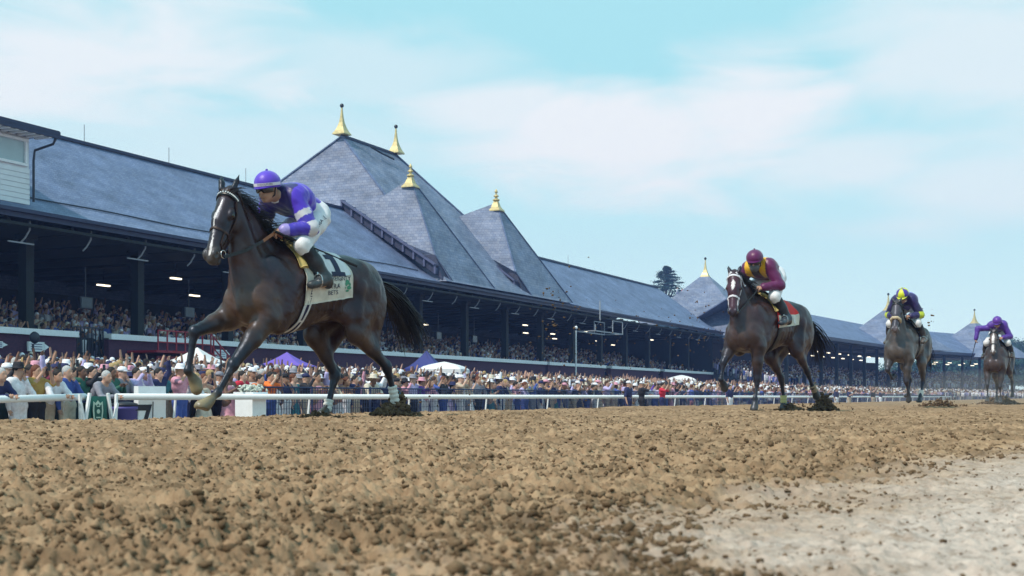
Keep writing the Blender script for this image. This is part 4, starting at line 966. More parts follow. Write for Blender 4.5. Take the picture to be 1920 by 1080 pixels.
JOCKEY = dict(hipr=.112, pelvis=(-.19,0,1.98), chest=(.10,0,2.07), neck=(.27,.01,2.07), head=(.45,.04,2.12), face=(.95,.22,-.22), sw=.19,
    armL=[(.22,.19,2.00),(.16,.31,1.77),(.36,.17,1.735),(.43,.13,1.715)], armR=[(.22,-.19,2.00),(.18,-.31,1.78),(.37,-.15,1.74),(.44,-.11,1.72)],
    palmL=(0,-.5,-.8), palmR=(0,.5,-.8), curl=1.0,
    legL=[(-.15,.12,1.90),(.22,.26,1.61),(-.01,.34,1.31),(.20,.36,1.235)], legR=[(-.15,-.12,1.90),(.22,-.26,1.61),(-.01,-.34,1.31),(.20,-.36,1.235)])
def jockey(loc, rz, label, J, colors, h=.009, text=None, whip=None, dz=0, seed=0):
    """colors: helmet, jacket function(P)->rgb, goggles, pants, boots"""
    J = {**JOCKEY, **J}
    if dz: J = {k: ([tuple(V3(*q)+V3(0,0,dz)) for q in v] if k[:3] in ('arm','leg') else (tuple(V3(*v)+V3(0,0,dz)) if k in ('pelvis','chest','neck','head') else v)) for k, v in J.items()}
    s, (hd, hf, up, lf, R) = make_body(J)
    o = empty('person', loc, rz, label=label, cat='jockey')
    V, F = s.mesh(h); C = s.colors(V, .006); skl = np.abs(C-1).max(1) < .3; C[skl] = SKIN
    mesh_obj('body', V, F, mat('skin', rough=.5, var=.08, vs=12, src='vcol', spec=.35), o, smooth=True, cols=np.clip(C, 0, 1))
    if J.get('mask'):
        mb = MB(); v, f = ico(3); q = v*V3(.075,.070,.075)@R.T+hd+hf*.045-up*.075; mb.add(q, [tuple(x) for x in f]); mb.build('neck_gaiter', mat('gaiter', (.10,.10,.11), .8), o, smooth=True)
    top = subset(s, (1, 3)); top.p = [p for p in top.p]; Vt, Ft = top.mesh(h*1.15, infl=.011)
    # cloth folds
    n = (vn3(Vt, 13)*.5+.5)*.012+(vn3(Vt, 27)*.5+.5)*.008; Vt = Vt + top.grad(Vt)*n[:, None]*1.7; col = colors['jacket'](Vt, J)
    tp = mesh_obj('silks_jacket', Vt, Ft, mat('silk', rough=.42, var=.10, vs=18, src='vcol', spec=.45, sheen=.2, bump=.15, bs=30), o, smooth=True, cols=col)
    pn = subset(s, (2, 5)); 
    for p in list(pn.p):
        pass
    pn.p = [p for p in pn.p if p['grp'] == 2]; 
    for side in ('L', 'R'):
        kn, an = V3(*J['leg'+side][1]), V3(*J['leg'+side][2]); pn.cap(kn, kn*.75+an*.25, .062, .058, k=.03, col=(1,1,1))
    pv_, ch_ = V3(*J['pelvis']), V3(*J['chest']); pn.cap(pv_, pv_*.6+ch_*.4, .138, .146, k=.04, col=(1,1,1), flat=(np.cross(V3(0,1,0), ch_-pv_), .80)); Vp, Fp = pn.mesh(h*1.15, infl=.014); Vp = Vp + pn.grad(Vp)*((vn3(Vp, 15)*.012)[:, None])
    mesh_obj('breeches', Vp, Fp, mat('white_breeches', (.70,.69,.74), .6, .08, 14, bump=.15, bs=30), o, smooth=True)
    for side in ('L', 'R'):
        bt = SDF(); kn, an, to = [V3(*q) for q in J['leg'+side][1:]]
        t0 = kn*.80+an*.20; bt.cap(t0, kn*.45+an*.55, .066, .060, k=.02, col=(.006,.006,.012)); bt.cap(kn*.5+an*.5, an, .060, .044, k=.03, col=colors['boots'])
        bt.cap(an, an+(to-an)*.3, .046, .044, k=.03, col=colors['boots']); bt.cap(an+V3(0,0,-.02), to, .046, .036, k=.02, col=colors['boots'], flat=((0,0,1), .8)); bt.cap(an+V3(-.035,0,-.03), an+V3(-.03,0,-.05), .036, .034, k=.015, col=(.02,.02,.025))
        Vb, Fb = bt.mesh(h*1.15, infl=.013); mesh_obj('riding_boot', Vb, Fb, mat('boot_leather', rough=.38, var=.3, vs=20, src='vcol', bump=.15), o, smooth=True, cols=bt.colors(Vb, .01))
    # stirrup irons
    mb = MB()
    for side, y in (('L', 1), ('R', -1)):
        kn, an, to = [V3(*q) for q in J['leg'+side][1:]]; c = an*.45+to*.55; c[2] -= .045
        pts = [Vector(c+V3(0, .055*math.sin(a), .055-.065*math.cos(a) if True else 0)) for a in np.linspace(.3, 2*math.pi-.3, 14)]
        mb.tube(pts, .007, 6, closed=True); mb.bar(Vector(c+V3(0,0,.11)), Vector((c[0]-.04, y*.27, c[2]+.38)), .022, .005)
    mb.build('stirrup', M_STEEL, o)
    # helmet with silk cover, peak and band
    q = SDF(); hc = hd+up*.050-hf*.012; q.ell(hc, V3(.135,.120,.115), R=R, k=.01); q.ell(hc-up*.115, (.2,.2,.085), R=R, k=-.01)
    Vh, Fh = q.mesh(h*.8, smooth=1); hel = mesh_obj('helmet', Vh, Fh, mat('silk', rough=.42, var=.10, vs=18, src='vcol'), o, smooth=True, cols=colors['helmet']((Vh-hc)@R))
    mb = MB(); pk = []
    for a in np.linspace(-1.15, 1.15, 13): pk.append(hc-up*.022+hf*.118*math.cos(a)+lf*.112*math.sin(a))
    pk2 = [p+hf*.052*math.cos(a)-up*.020*math.cos(a) for p, a in zip(pk, np.linspace(-1.15, 1.15, 13))]; v = []
    for a, b in zip(pk, pk2): v += [a+up*.004, b+up*.003, b-up*.003, a-up*.004]
    mb.add(v, [(i*4+j, i*4+(j+1) % 4, (i+1)*4+(j+1) % 4, (i+1)*4+j) for i in range(12) for j in range(4)]); mb.build('helmet_peak', colors['peak'], hel)
    mb = MB(); v, f = ico(1); mb.add(v*.014+hc+up*.118-hf*.01, [tuple(x) for x in f]); mb.build('helmet_button', colors['peak'], hel, smooth=True)
    if colors.get('band'):
        pts = [hc-up*.008+hf*.139*math.cos(a)+lf*.124*math.sin(a) for a in np.linspace(-1.75, 1.75, 41)]; v = []
        for p in pts: v += [p-up*.014, p+up*.014]
        mb = MB(); mb.add(v, [(i*2, i*2+2, i*2+3, i*2+1) for i in range(40)]); mb.build('helmet_band', colors['band'], hel)
        if text:
            def M3(u, w):
                a = u/.13+.35; return hc-up*.008+hf*.1405*math.cos(a)+lf*.1255*math.sin(a)+up*w
            place_text(text, .026, M3, M_INK, 'band_lettering', hel)
    # goggles
    pts = [hd-up*.004+hf*.116*math.cos(a)+lf*.096*math.sin(a) for a in np.linspace(-1.25, 1.25, 15)]; v = []
    for i, p in enumerate(pts):
        w = .023+.008*abs(math.sin(i*2*math.pi/14)); v += [p-up*w, p-up*w*.5+hf*.010, p+up*w*.5+hf*.010, p+up*w]
    mb = MB(); mb.add(v, [(i*4+j, (i+1)*4+j, (i+1)*4+j+1, i*4+j+1) for i in range(14) for j in range(3)]); mb.build('goggles', mat('goggle_lens', (.015,.015,.02), .12, .1, 4, spec=.7), o, smooth=True)
    mb = MB()
    for y in (-1, 1): mb.tube([Vector(hd+lf*y*.090-hf*.0+up*.02), Vector(hd+lf*y*.082+hf*.02-up*.06), Vector(hd+hf*.055-up*.118)], .007, 6)
    mb.build('chin_strap', M_LEATHER, o)
    # collar
    nk = V3(*J['neck']); ax = hd-nk; ax /= np.linalg.norm(ax); e1 = np.cross(ax, V3(0,1,0)); e1 /= np.linalg.norm(e1); e2 = np.cross(ax, e1)
    mb = MB(); mb.tube([Vector(nk+ax*.045+(e1*math.cos(a)+e2*math.sin(a))*.068) for a in np.linspace(0, 2*math.pi, 17)[:-1]], .016, 8, closed=True); mb.build('collar', M_WHITE, o, smooth=True)
    return o, s, J, tp
def near_seg(V, a, b):
    a, b = V3(*a), V3(*b); ab = b-a; t = np.clip((V-a) @ ab/(ab @ ab), 0, 1); return t, np.linalg.norm(V-(a+t[:, None]*ab), axis=1)
def whip_obj(loc, rz, a, b, label):
    o = empty('whip', loc, rz, label=label, cat='riding whip'); a, b = Vector(a), Vector(b); mb = MB(); mb.tube([a, a.lerp(b, .8)], [.010, .006], 8); mb.build('shaft', M_LEATHER, o)
    mb = MB(); mb.tube([a.lerp(b, .78), a.lerp(b, .86), b], [.010, .016, .014], 8); mb.build('popper', M_LEATHER, o); mb = MB(); mb.tube([a, a.lerp(b, .16)], .013, 8); mb.build('handle', M_LEATHER, o)

def build_horse_1():
    loc, rz = frame_at(560, 785, 12.2, -10)
    pose = dict(poll=(.90,.015,2.01), head=(63, 9), hsc=1.12, ears=(-.15,.055), mane_n=330, mane_l=1.15,
        LF=[(.60,.18,.90),(1.0,.17,.48),(1.18,.17,.235),(1.36,.17,.105)], RF=[(.72,-.17,.93),(1.14,-.17,.775),(1.215,-.17,.43),(1.10,-.17,.285)],
        RH=[(-.40,-.16,.82),(-.67,-.14,.41),(-.56,-.14,.115),(-.49,-.14,.02)], LH=[(-.62,.19,.84),(-1.10,.17,.50),(-1.225,.17,.20),(-1.27,.17,.06)],
        mark=lambda t, l: (np.abs(l-(.006+.010*np.sin(t*16))) < np.interp(t, [.10,.15,.22,.34,.42,.56,.58], [0,.006,.012,.004,.004,.013,0])))
    hs = make_horse(.0095, pose, dict(body=(.034,.012,.008), dark=(.008,.006,.009), chest=(.070,.036,.018), shoulder=(.011,.009,.016), thigh=(.046,.022,.012), point=(.007,.007,.011), face=(.020,.009,.009), muzzle=(.055,.045,.042), hoof=(.10,.085,.06), forehoof=(.27,.21,.12)))  # bluish shoulder and bronze chest put sheen and highlights into the coat colour
    o = horse_object(hs, loc, rz, 'dark bay horse leading the race with cream saddle cloth and narrow white blaze', pose, seed=2, tail_dir=(-.22,0,-.95), tail_n=230)
    bridle(hs, o, mat('bridle_brown', (.035,.014,.012), .5, .2, 30), brow=M_LEATHER)
    s, H = hs['s'], hs['H']
    # white studs on the browband
    mb = MB(); pts = s.snap(np.array([H(.062-.02*math.cos(a), .055*math.cos(a)-.02, .098*math.sin(a)) for a in np.linspace(-1.45, 1.45, 23)]), .014); v, f = ico(1)
    for p in pts: mb.add(v*V3(.0085,.0085,.0085)+p, [tuple(q) for q in f])
    mb.build('browband_studs', M_WHITE, o, smooth=True)
    def mi(u, t):
        return 0
    cl, uv = saddle_set(hs, o, [M_CREAM], .20, -.42, 2.12, 1.78)
    # white number panel with black 1 sits on the rear upper cloth
    def panel(name, u0, u1, v0, v1, m, off):
        U = np.linspace(u0, u1, 12)[:, None]*np.ones((1, 14)); Vv = np.ones((12, 1))*np.linspace(v0, v1, 14)[None]
        a, b = np.zeros((12, 14, 3)), np.zeros((12, 14, 3))
        for i in range(12):
            a[i] = uv(U[i], Vv[i], off-.002); b[i] = uv(U[i], Vv[i], off)
        return sheet(name, a, b, [m], cl, 0)
    panel('number_panel', .20, .60, .12, .58, M_CLOTHW, .010)
    def M3(u0, v0, off=.0135):
        return lambda a, b: uv(np.array(u0+a), np.array(v0-b/.62), off)
    panel('number', .40, .475, .20, .54, M_INK, .0145); panel('number_foot', .34, .535, .53, .60, M_INK, .0150); panel('number_flag', .34, .405, .24, .32, M_INK, .0150)
    place_text('SOVEREIGNTY', .070, M3(.38, .64), M_INK, 'cloth_lettering', cl, .95)
    place_text('NYRA', .072, M3(.33, .765), M_INK, 'cloth_lettering', cl, 1.0)
    place_text('BETS', .062, M3(.33, .865), M_INK, 'cloth_lettering', cl, 1.0)
    # green crest print: oval and a horse-head-like figure of plain shapes
    def blob(c, r, n=14): return [(c[0]+r[0]*math.cos(a), c[1]+r[1]*math.sin(a)) for a in np.linspace(0, 2*math.pi, n+1)[:-1]]
    mb = MB()
    for c, r in (((.545,.70),(.030,.045)),((.520,.74),(.018,.030)),((.56,.80),(.034,.035)),((.53,.855),(.030,.018)),((.575,.74),(.014,.03)),((.50,.80),(.010,.018))):
        pts = [Vector(uv(np.array(a), np.array(b), .012)) for a, b in blob(c, r)]; mb.add(pts, [tuple(range(len(pts)))])
    mb.build('green_crest', M_GREENP, cl)
    # bandages on the hind legs
    bandage(o, (-.575,-.14,.17), (-.545,-.14,.055), .046, 3); bandage(o, (-1.185,.17,.31), (-1.235,.17,.13), .047, 4)
    # reins from bit to the hands
    pu, dk = V3(.30,.10,.95), V3(.030,.028,.14)
    WH = V3(.55,.54,.60)
    def jacket(V, J):
        C = np.tile(V3(.070,.024,.52), (len(V), 1))
        nkd = V3(*J['neck']); ch = V3(*J['chest'])
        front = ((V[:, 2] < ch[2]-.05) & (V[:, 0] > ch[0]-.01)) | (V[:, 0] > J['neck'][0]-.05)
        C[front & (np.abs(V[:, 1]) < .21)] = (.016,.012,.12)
        for sd_ in ('L', 'R'):
            a = J['arm'+sd_]; t, d = near_seg(V, a[0], a[1]); t2, d2 = near_seg(V, a[1], a[2])
            arm = (d < .085) & (t > .12) & (d < d2+.01)
            C[arm & (t > .35) & (t < .58)] = WH; C[arm & (t > .58) & (t < .84)] = (.05,.028,.40); C[arm & (t > .84)] = WH
            fo = (d2 < .075) & (t2 > .08) & (d2 <= d+.005); C[fo] = (.05,.03,.42); C[fo & (t2 > .86)] = (.30,.25,.62)
        return C
    j, js, J, tp = jockey(loc, rz, 'lead jockey crouched in bright purple silks with purple helmet and white breeches', {}, dict(
        jacket=jacket, helmet=lambda Q: np.tile(V3(.095,.035,.52), (len(Q), 1)), peak=mat('purple_peak', (.06,.022,.36), .4), band=mat('helmet_band_white', (.62,.58,.68), .6), boots=(.045,.052,.062)), text='GODOLPHIN')
    # lettering down the side of the breeches
    pf = subset(js, (2,)); hp, kn = V3(*J['legL'][0]), V3(*J['legL'][1]); ax = (kn-hp)/np.linalg.norm(kn-hp)
    def onleg(c0):
        up_ = np.cross(V3(0,1,0), ax); up_ /= np.linalg.norm(up_)
        return lambda a, b: pf.snap((c0+ax*a+up_*(-b)*(1) + V3(0,.16,0)), .026, 10)
    br = [c for c in j.children if c.name.startswith('breeches')][0]
    place_text('J. Alvarado', .075, onleg(hp+ax*.20+V3(.03,0,.05)), M_INK, 'breeches_lettering', br)
    g_ = mat('rein_leather', (.30,.12,.06), .6, .2, 20)
    ribs = []
    for y, hn in ((1, J['armL'][3]), (-1, J['armR'][3])):
        a = H(.53,-.10,y*.07); b = V3(*hn)+V3(.02,0,-.01); pts = [a, a*.6+b*.4+V3(0,.02*y,-.03), a*.25+b*.75+V3(0,.01*y,-.02), b, b+V3(-.10,0,-.03)]
        rb = MB()
        for p, q, m in zip(pts, pts[1:], (1,1,0,0)): rb.bar(Vector(p), Vector(q), .007, .028, m)
        rb.build('rein', [g_, M_LEATHER], o)
    whip_obj(loc, rz, (.46,.15,1.715), (-.20,.56,1.43), 'black riding whip held by the lead jockey in purple')
    return hs

def build_horse_2():
    loc, rz = frame_at(1436, 766, 18.3, -16)
    pose = dict(poll=(.84,-.02,1.88), head=(66, 24), ears=(-.14,.03), mane_n=200,
        LF=[(.55,.18,.88),(.56,.18,.45),(.62,.18,.18),(.64,.18,.03)], RF=[(.66,-.17,.92),(.86,-.18,.68),(.93,-.18,.44),(.82,-.18,.33)],
        RH=[(-.42,-.16,.80),(-.72,-.15,.48),(-.80,-.15,.19),(-.80,-.15,.04)], LH=[(-.55,.19,.90),(-.92,.17,.58),(-1.10,.17,.34),(-1.22,.17,.22)],
        mark=lambda t, l: (np.abs(l) < np.interp(t, [.10,.15,.22,.27], [0,.028,.022,0])))
    hs = make_horse(.014, pose, dict(body=(.034,.014,.012), dark=(.018,.009,.011), chest=(.050,.028,.022), point=(.012,.010,.016), face=(.055,.014,.020), muzzle=(.022,.015,.022)))
    o = horse_object(hs, loc, rz, 'second horse, dark bay with white bridle and red saddle cloth', pose, seed=4, tail_n=110, tail_dir=(-.15,0,-.9))
    bridle(hs, o, mat('bridle_white', (.62,.60,.68), .5, .1, 30), w=.026)
    M_REDC = mat('saddle_cloth_red', (.62,.025,.02), .7, .15, 9, bump=.25)
    cl, uv = saddle_set(hs, o, [M_REDC, M_CREAM], .16, -.42, 1.75, 1.5, midx=lambda u, t: 1 if abs(t-.5)*2 > .66 else 0, girth=[M_LEATHER, M_LEATHER])
    place_text('1', .17, lambda a, b: uv(np.array(.42+a), np.array(.86-b/.62), .013), M_CLOTHW, 'number', cl, 1.3)
    bandage(o, (-.795,-.15,.22), (-.80,-.15,.10), .048, 3, mat('bandage_yellow', (.50,.46,.22), .8)); bandage(o, (-1.08,.17,.37), (-1.17,.17,.27), .046, 3, mat('bandage_tan', (.30,.22,.15), .8))
    MR, YE = V3(.10,.004,.07), V3(.75,.42,.02)
    def jacket(V, J):
        C = np.tile(MR, (len(V), 1)); nk = V3(*J['neck']); ch = V3(*J['chest'])
        y = V[:, 1]; yoke = (np.abs(np.abs(y)-.115) < .045) & (V[:, 0] > ch[0]-.02) & (np.linalg.norm(V-nk, axis=1) < .22); C[(V[:, 0] > nk[0]-.04) & (np.abs(y) < .09)] = (.02,.008,.03)
        C[yoke] = YE
        t, d = near_seg(V, J['armR'][0], J['armR'][1]); C[(d < .085) & (t > .3)] = (.014,.010,.04)
        return C
    Jp = dict(head=(.42,.06,2.10), face=(.9,.30,-.30), chest=(.10,0,2.03), neck=(.26,.02,2.06), mask=1)
    j, js, J, tp = jockey(loc, rz, 'second jockey in maroon silks with yellow collar flashes and maroon helmet', Jp, dict(jacket=jacket, helmet=lambda Q: np.tile(V3(.10,.004,.075), (len(Q), 1)), peak=mat('maroon_peak', (.08,.006,.08), .4), boots=(.035,.045,.065)), h=.013)
    aR = J['armR']; c0 = (V3(*aR[0])+V3(*aR[1]))/2
    tf = subset(js, (1, 3)); place_text('7', .13, lambda a, b: tf.snap(c0+V3(.10,a-.01,b+.03), .016, 8), M_WHITE, 'sleeve_number', tp)
    for y, hn in ((1, J['armL'][3]), (-1, J['armR'][3])):
        rb = MB(); a = hs['H'](.53,-.10,y*.07); b = V3(*hn); rb.bar(Vector(a), Vector(b), .007, .024); rb.build('rein', [M_LEATHER], o)

def build_horse_3():
    loc, rz = frame_at(1700, 766, 25.2, -7)
    pose = dict(poll=(.80,.02,1.98), head=(60, 6), ears=(-.13,.05), mane_n=120, bz=.04,
        LF=[(.58,.18,.92),(.62,.15,.50),(.46,.15,.26),(.42,.15,.14)], RF=[(.62,-.17,.95),(.84,-.15,.72),(.56,-.14,.56),(.44,-.13,.62)],
        RH=[(-.45,-.16,.85),(-.85,-.15,.55),(-.72,-.15,.28),(-.60,-.15,.20)], LH=[(-.40,.19,.88),(-.62,.17,.50),(-.38,.17,.22),(-.30,.17,.10)])
    hs = make_horse(.018, pose, dict(body=(.075,.058,.050), dark=(.050,.042,.042), point=(.020,.018,.028), face=(.06,.05,.06), muzzle=(.08,.06,.06)))
    o = horse_object(hs, loc, rz, 'third horse, grey brown with thick tan noseband, running in the distance', pose, seed=6, tail_n=90, tail_dir=(-.1,0,-1))
    bridle(hs, o, M_LEATHER, w=.026, noseband=mat('sheepskin', (.52,.42,.30), .9, .2, 30, bump=.5, bs=60))
    saddle_set(hs, o, [M_INK, M_CREAM], .16, -.42, 1.7, 1.45, midx=lambda u, t: 1 if abs(t-.5)*2 > .7 else 0, girth=[M_LEATHER, M_LEATHER], pad=M_LEATHER)
    bandage(o, (-.47,.17,.31), (-.40,.17,.20), .05, 3)
    def jacket(V, J):
        C = np.tile(V3(.02,.012,.10), (len(V), 1)); C[(V[:, 0] < J['chest'][0]+.12)] = (.085,.03,.42)
        for sd_ in ('L', 'R'):
            a = J['arm'+sd_]; t, d = near_seg(V, a[0], a[1]); t2, d2 = near_seg(V, a[1], a[2])
            C[(d < .085) & (t > .3)] = (.015,.012,.07); C[(d2 < .08) & (t2 < .3)] = (.50,.58,.03)
        return C
    def hel(Q):
        C = np.tile(V3(.06,.03,.32), (len(Q), 1)); a = np.arctan2(Q[:, 1], Q[:, 0]); C[(np.floor((a+math.pi/6)/(math.pi/3)).astype(int) % 2) == 0] = (.62,.66,.03); return C
    jockey(loc, rz, 'third jockey wearing yellow and purple quartered helmet and dark purple silks', dict(face=(.85,0,-.55)), dict(jacket=jacket, helmet=hel, peak=mat('yellow_peak', (.5,.55,.05), .4), boots=(.10,.09,.09)), h=.016, dz=.03)
    whip_obj(loc, rz, (.46,.16,1.74), (-.05,.40,1.30), 'black whip held by the third jockey')

def build_horse_4():
    loc, rz = frame_at(1872, 766, 33.5, -5)
    pose = dict(poll=(.74,0,1.86), head=(68, 2), ears=(-.11,.07), mane_n=90,
        LF=[(.56,.17,.88),(.66,.14,.46),(.60,.14,.18),(.66,.14,.05)], RF=[(.62,-.17,.90),(.78,-.15,.50),(.76,-.15,.20),(.86,-.15,.08)],
        RH=[(-.45,-.16,.80),(-.78,-.15,.50),(-.72,-.15,.20),(-.66,-.15,.06)], LH=[(-.50,.19,.90),(-.95,.20,.62),(-1.05,.20,.36),(-1.02,.20,.22)],
        mark=lambda t, l: (np.abs(l) < np.interp(t, [.08,.14,.5,.58], [0,.035,.025,0])))
    hs = make_horse(.022, pose, dict(body=(.055,.032,.024), dark=(.022,.016,.017), point=(.015,.013,.02), face=(.14,.10,.09), muzzle=(.10,.08,.08)))
    o = horse_object(hs, loc, rz, 'last horse, brown with pale face, running head on at far right', pose, seed=8, tail_n=80, tail_dir=(-.2,.1,-.9))
    bridle(hs, o, M_LEATHER, w=.026)
    saddle_set(hs, o, [M_CREAM], .16, -.42, 1.6, 1.4, girth=[M_LEATHER, M_LEATHER], pad=M_LEATHER)
    J = dict(face=(.9,0,-.5), armR=[(.22,-.19,2.0),(.30,-.47,1.98),(.36,-.50,1.72),(.38,-.50,1.64)], palmR=(0,1,0))
    def jacket(V, J): return np.tile(V3(.075,.02,.27), (len(V), 1))
    jockey(loc, rz, 'fourth jockey in plain purple silks reaching out with one arm', J, dict(jacket=jacket, helmet=lambda Q: np.tile(V3(.10,.02,.30), (len(Q), 1)), peak=mat('violet_peak', (.07,.02,.25), .4), boots=(.06,.05,.05)), h=.018)
    whip_obj(loc, rz, (.38,-.50,1.66), (.30,-.66,1.05), 'black whip hanging from the outstretched hand of the fourth jockey')

# ------------------------------------------------------------------ spectators
M_SKO = mat('spectator_skin', rough=.6, var=.08, vs=10, src='obj'); M_CLO = mat('spectator_cloth', rough=.8, var=.18, vs=16, src='obj', bump=.3, bs=14); M_HRO = mat('spectator_hair', rough=.7, var=.3, vs=30, src='obj', bump=.4, bs=60)
def std_legs(px=0): return dict(legL=[(px,.09,.92),(px+.02,.10,.50),(-.02,.11,.09),(.14,.13,.04)], legR=[(px,-.09,.92),(px+.03,-.10,.50),(.02,-.11,.09),(.18,-.13,.04)])
def arms(l, r): return dict(armL=l, armR=r)
def mir(a): return [(x, -y, z) for x, y, z in a]
BASE = dict(pelvis=(0,0,.97), chest=(0,0,1.27), neck=(.0,0,1.45), head=(.025,0,1.60), face=(1,0,-.05), curl=.6, palmL=(1,0,0), palmR=(1,0,0))
down = [(0,.19,1.40),(.0,.26,1.12),(.06,.26,.88),(.08,.25,.80)]; upp = [(0,.19,1.41),(.06,.30,1.66),(.10,.24,1.90),(.12,.22,1.98)]
phone = [(0,.19,1.40),(.20,.25,1.36),(.28,.10,1.58),(.30,.07,1.66)]; lean_ = [(.10,.19,1.34),(.28,.26,1.10),(.44,.10,1.12),(.50,.05,1.12)]
clap = [(0,.19,1.40),(.12,.26,1.16),(.30,.07,1.30),(.36,.03,1.36)]; chin = [(0,.19,1.40),(.17,.22,1.16),(.16,.06,1.42),(.14,.03,1.49)]
hip = [(0,.19,1.40),(-.05,.36,1.18),(.08,.22,1.00),(.12,.15,1.00)]; wave = [(0,.19,1.41),(.10,.36,1.52),(.12,.38,1.78),(.13,.37,1.87)]
POSES = [('with arms down', down, down), ('holding up a phone', phone, phone), ('with one arm raised', upp, down), ('with both arms raised', wave, upp), ('leaning forward', lean_, lean_), ('clapping', clap, clap), ('with hand at chin', chin, down), ('waving', wave, clap), ('with hand on hip', hip, phone)]
PROTO = []
def make_protos():
    for i, (nm, l, r) in enumerate(POSES):
        J = {**BASE, **std_legs(), **arms(l, mir(r))}
        if nm == 'leaning forward': J.update(pelvis=(-.12,0,.96), chest=(.02,0,1.22), neck=(.12,0,1.38), head=(.19,0,1.52), legL=[(-.12,.09,.92),(-.10,.10,.50),(-.12,.11,.09),(.04,.13,.04)], legR=[(-.12,-.09,.92),(-.08,-.10,.50),(-.16,-.11,.09),(.0,-.13,.04)])
        s, (hd, hf, up, lf, R) = make_body(J); d = {}
        V, F = s.mesh(.016); d['body'] = (V, F)
        for nm2, g, inf in (('long', (1,3), .014), ('short', (1,), .014), ('trousers', (2,5), .014)):
            q = subset(s, g)
            V, F = q.mesh(.022, infl=inf); V = V+q.grad(V)*((vn3(V, 11)*.012)[:, None]); d[nm2] = (V, F)
        q = SDF(); pv = V3(*J['pelvis']); ch = V3(*J['chest'])
        q.cap(ch, pv+V3(0,0,.05), .135, .13, k=.05, col=(1,1,1), flat=((1,0,0),.8)); q.cap(pv, pv+V3(.02,0,-.55), .16, .27, k=.05, col=(1,1,1), flat=((1,0,0),.8)); q.cap(ch-V3(0,.08,0), ch+V3(0,.08,0), .14, k=.05, col=(1,1,1), flat=((1,0,0),.8))
        V, F = q.mesh(.026, infl=.01); V = V+q.grad(V)*((vn3(V, 9)*.025)[:, None]); d['dress'] = (V, F)
        q = SDF(); q.ell(hd+up*.030-hf*.022, V3(.104,.088,.108), R=R, k=.02, col=(1,1,1)); q.ell(hd-up*.05+hf*.075, (.075,.09,.10), R=R, k=-.01); V, F = q.mesh(.014); d['hair'] = (V, F)
        q.cap(hd-hf*.05+up*.02, hd-hf*.075-up*.20, .085, .075, k=.03, col=(1,1,1), flat=(hf,.6)); q.p = [q.p[0], q.p[2], q.p[1]]; V, F = q.mesh(.014); d['long_hair'] = (V, F)
        mb = MB(); mb.lathe((0,0,0), [(.17,0),(.175,.012),(.10,.022),(.096,.06),(.085,.115),(.05,.125)], 18, sx=1.1); d['brim'] = (np.array(mb.v)@np.array([hf, lf, up])+hd+up*.055-hf*.01, mb.f)
        mb = MB(); mb.lathe((0,0,0), [(.102,0),(.10,.04),(.08,.085),(.035,.105)], 16, sx=1.12); mb.box((.145,0,.006), (.11,.13,.014)); d['cap'] = (np.array(mb.v)@np.array([hf, lf, up])+hd+up*.045-hf*.01, mb.f)
        mb = MB(); c = V3(*l[3])*.5+V3(*mir(r)[3])*.5+V3(.03,0,.03); mb.box(c, (.012,.075,.15)); d['phone'] = (np.array(mb.v), mb.f)
        me = {}
        for k, (V, F) in d.items():
            o = mesh_obj('tmp', V, F, M_CLO if k not in ('body','hair','long_hair','phone') else {'body': M_SKO, 'phone': M_IRON}.get(k, M_HRO), smooth=(k not in ('phone',)))
            me[k] = o.data; me[k].name = k; bpy.data.objects.remove(o)
        PROTO.append(me)
CN = dict(white=(.74,.74,.82), navy=(.018,.022,.09), blue=(.05,.09,.34), black=(.012,.012,.020), grey=(.24,.24,.30), lilac=(.46,.40,.68), pink=(.62,.30,.40), red=(.55,.02,.05), orange=(.80,.18,.03), beige=(.48,.38,.30), mustard=(.38,.24,.06), green=(.03,.12,.09), maroon=(.14,.012,.04), teal=(.03,.16,.20), cream=(.60,.54,.46), 
          purple=(.12,.05,.34))
SKN = [(.46,.27,.20), (.52,.32,.25), (.36,.20,.14), (.16,.08,.055), (.50,.29,.23)]
HRC = dict(dark=(.012,.008,.008), brown=(.06,.03,.02), blond=(.38,.26,.12), silver=(.42,.42,.44), auburn=(.12,.035,.015))
def sub(me, name, par, colr):
    o = bpy.data.objects.new(name, me); o.parent = par; COL.objects.link(o); o.color = (*colr, 1); return o
USED = {}
def spectator(x, y, z, rz, pose, sex, col, bottom, hat, hatc, hairc, skin, grp, place='', sc=1.0, long=True, extra=''):
    p = PROTO[pose]; o = bpy.data.objects.new('person', p['body']); COL.objects.link(o); o.location = (x, y, z); o.rotation_euler = (0,0,rz); o.scale = (sc,)*3; o.color = (*skin, 1)
    dress = bottom == 'dress'
    if dress: sub(p['dress'], 'dress', o, CN[col])
    else:
        sub(p['long' if long else 'short'], 'jacket' if long else 'shirt', o, CN[col]); sub(p['trousers'], 'trousers', o, CN[bottom])
    if hat != 'cap' or sex == 'f': sub(p['long_hair' if sex == 'f' else 'hair'], 'hair', o, HRC[hairc])
    if hat: sub(p[hat], 'hat', o, CN[hatc])
    if 'phone' in POSES[pose][0]: sub(p['phone'], 'phone', o, CN['black'])
    who = 'woman' if sex == 'f' else 'man'; gar = 'dress' if dress else ('jacket' if long else 'shirt')
    hd = f' and {hatc} {"brimmed hat" if hat == "brim" else "cap"}' if hat else (f' with {"long " if sex == "f" else ""}{hairc} hair')
    base = f'{who} in {col} {gar}{hd} {POSES[pose][0]}{extra}'
    USED.setdefault(base, []).append((o, place, col)); setp(o, cat='person', group=grp)
    return o
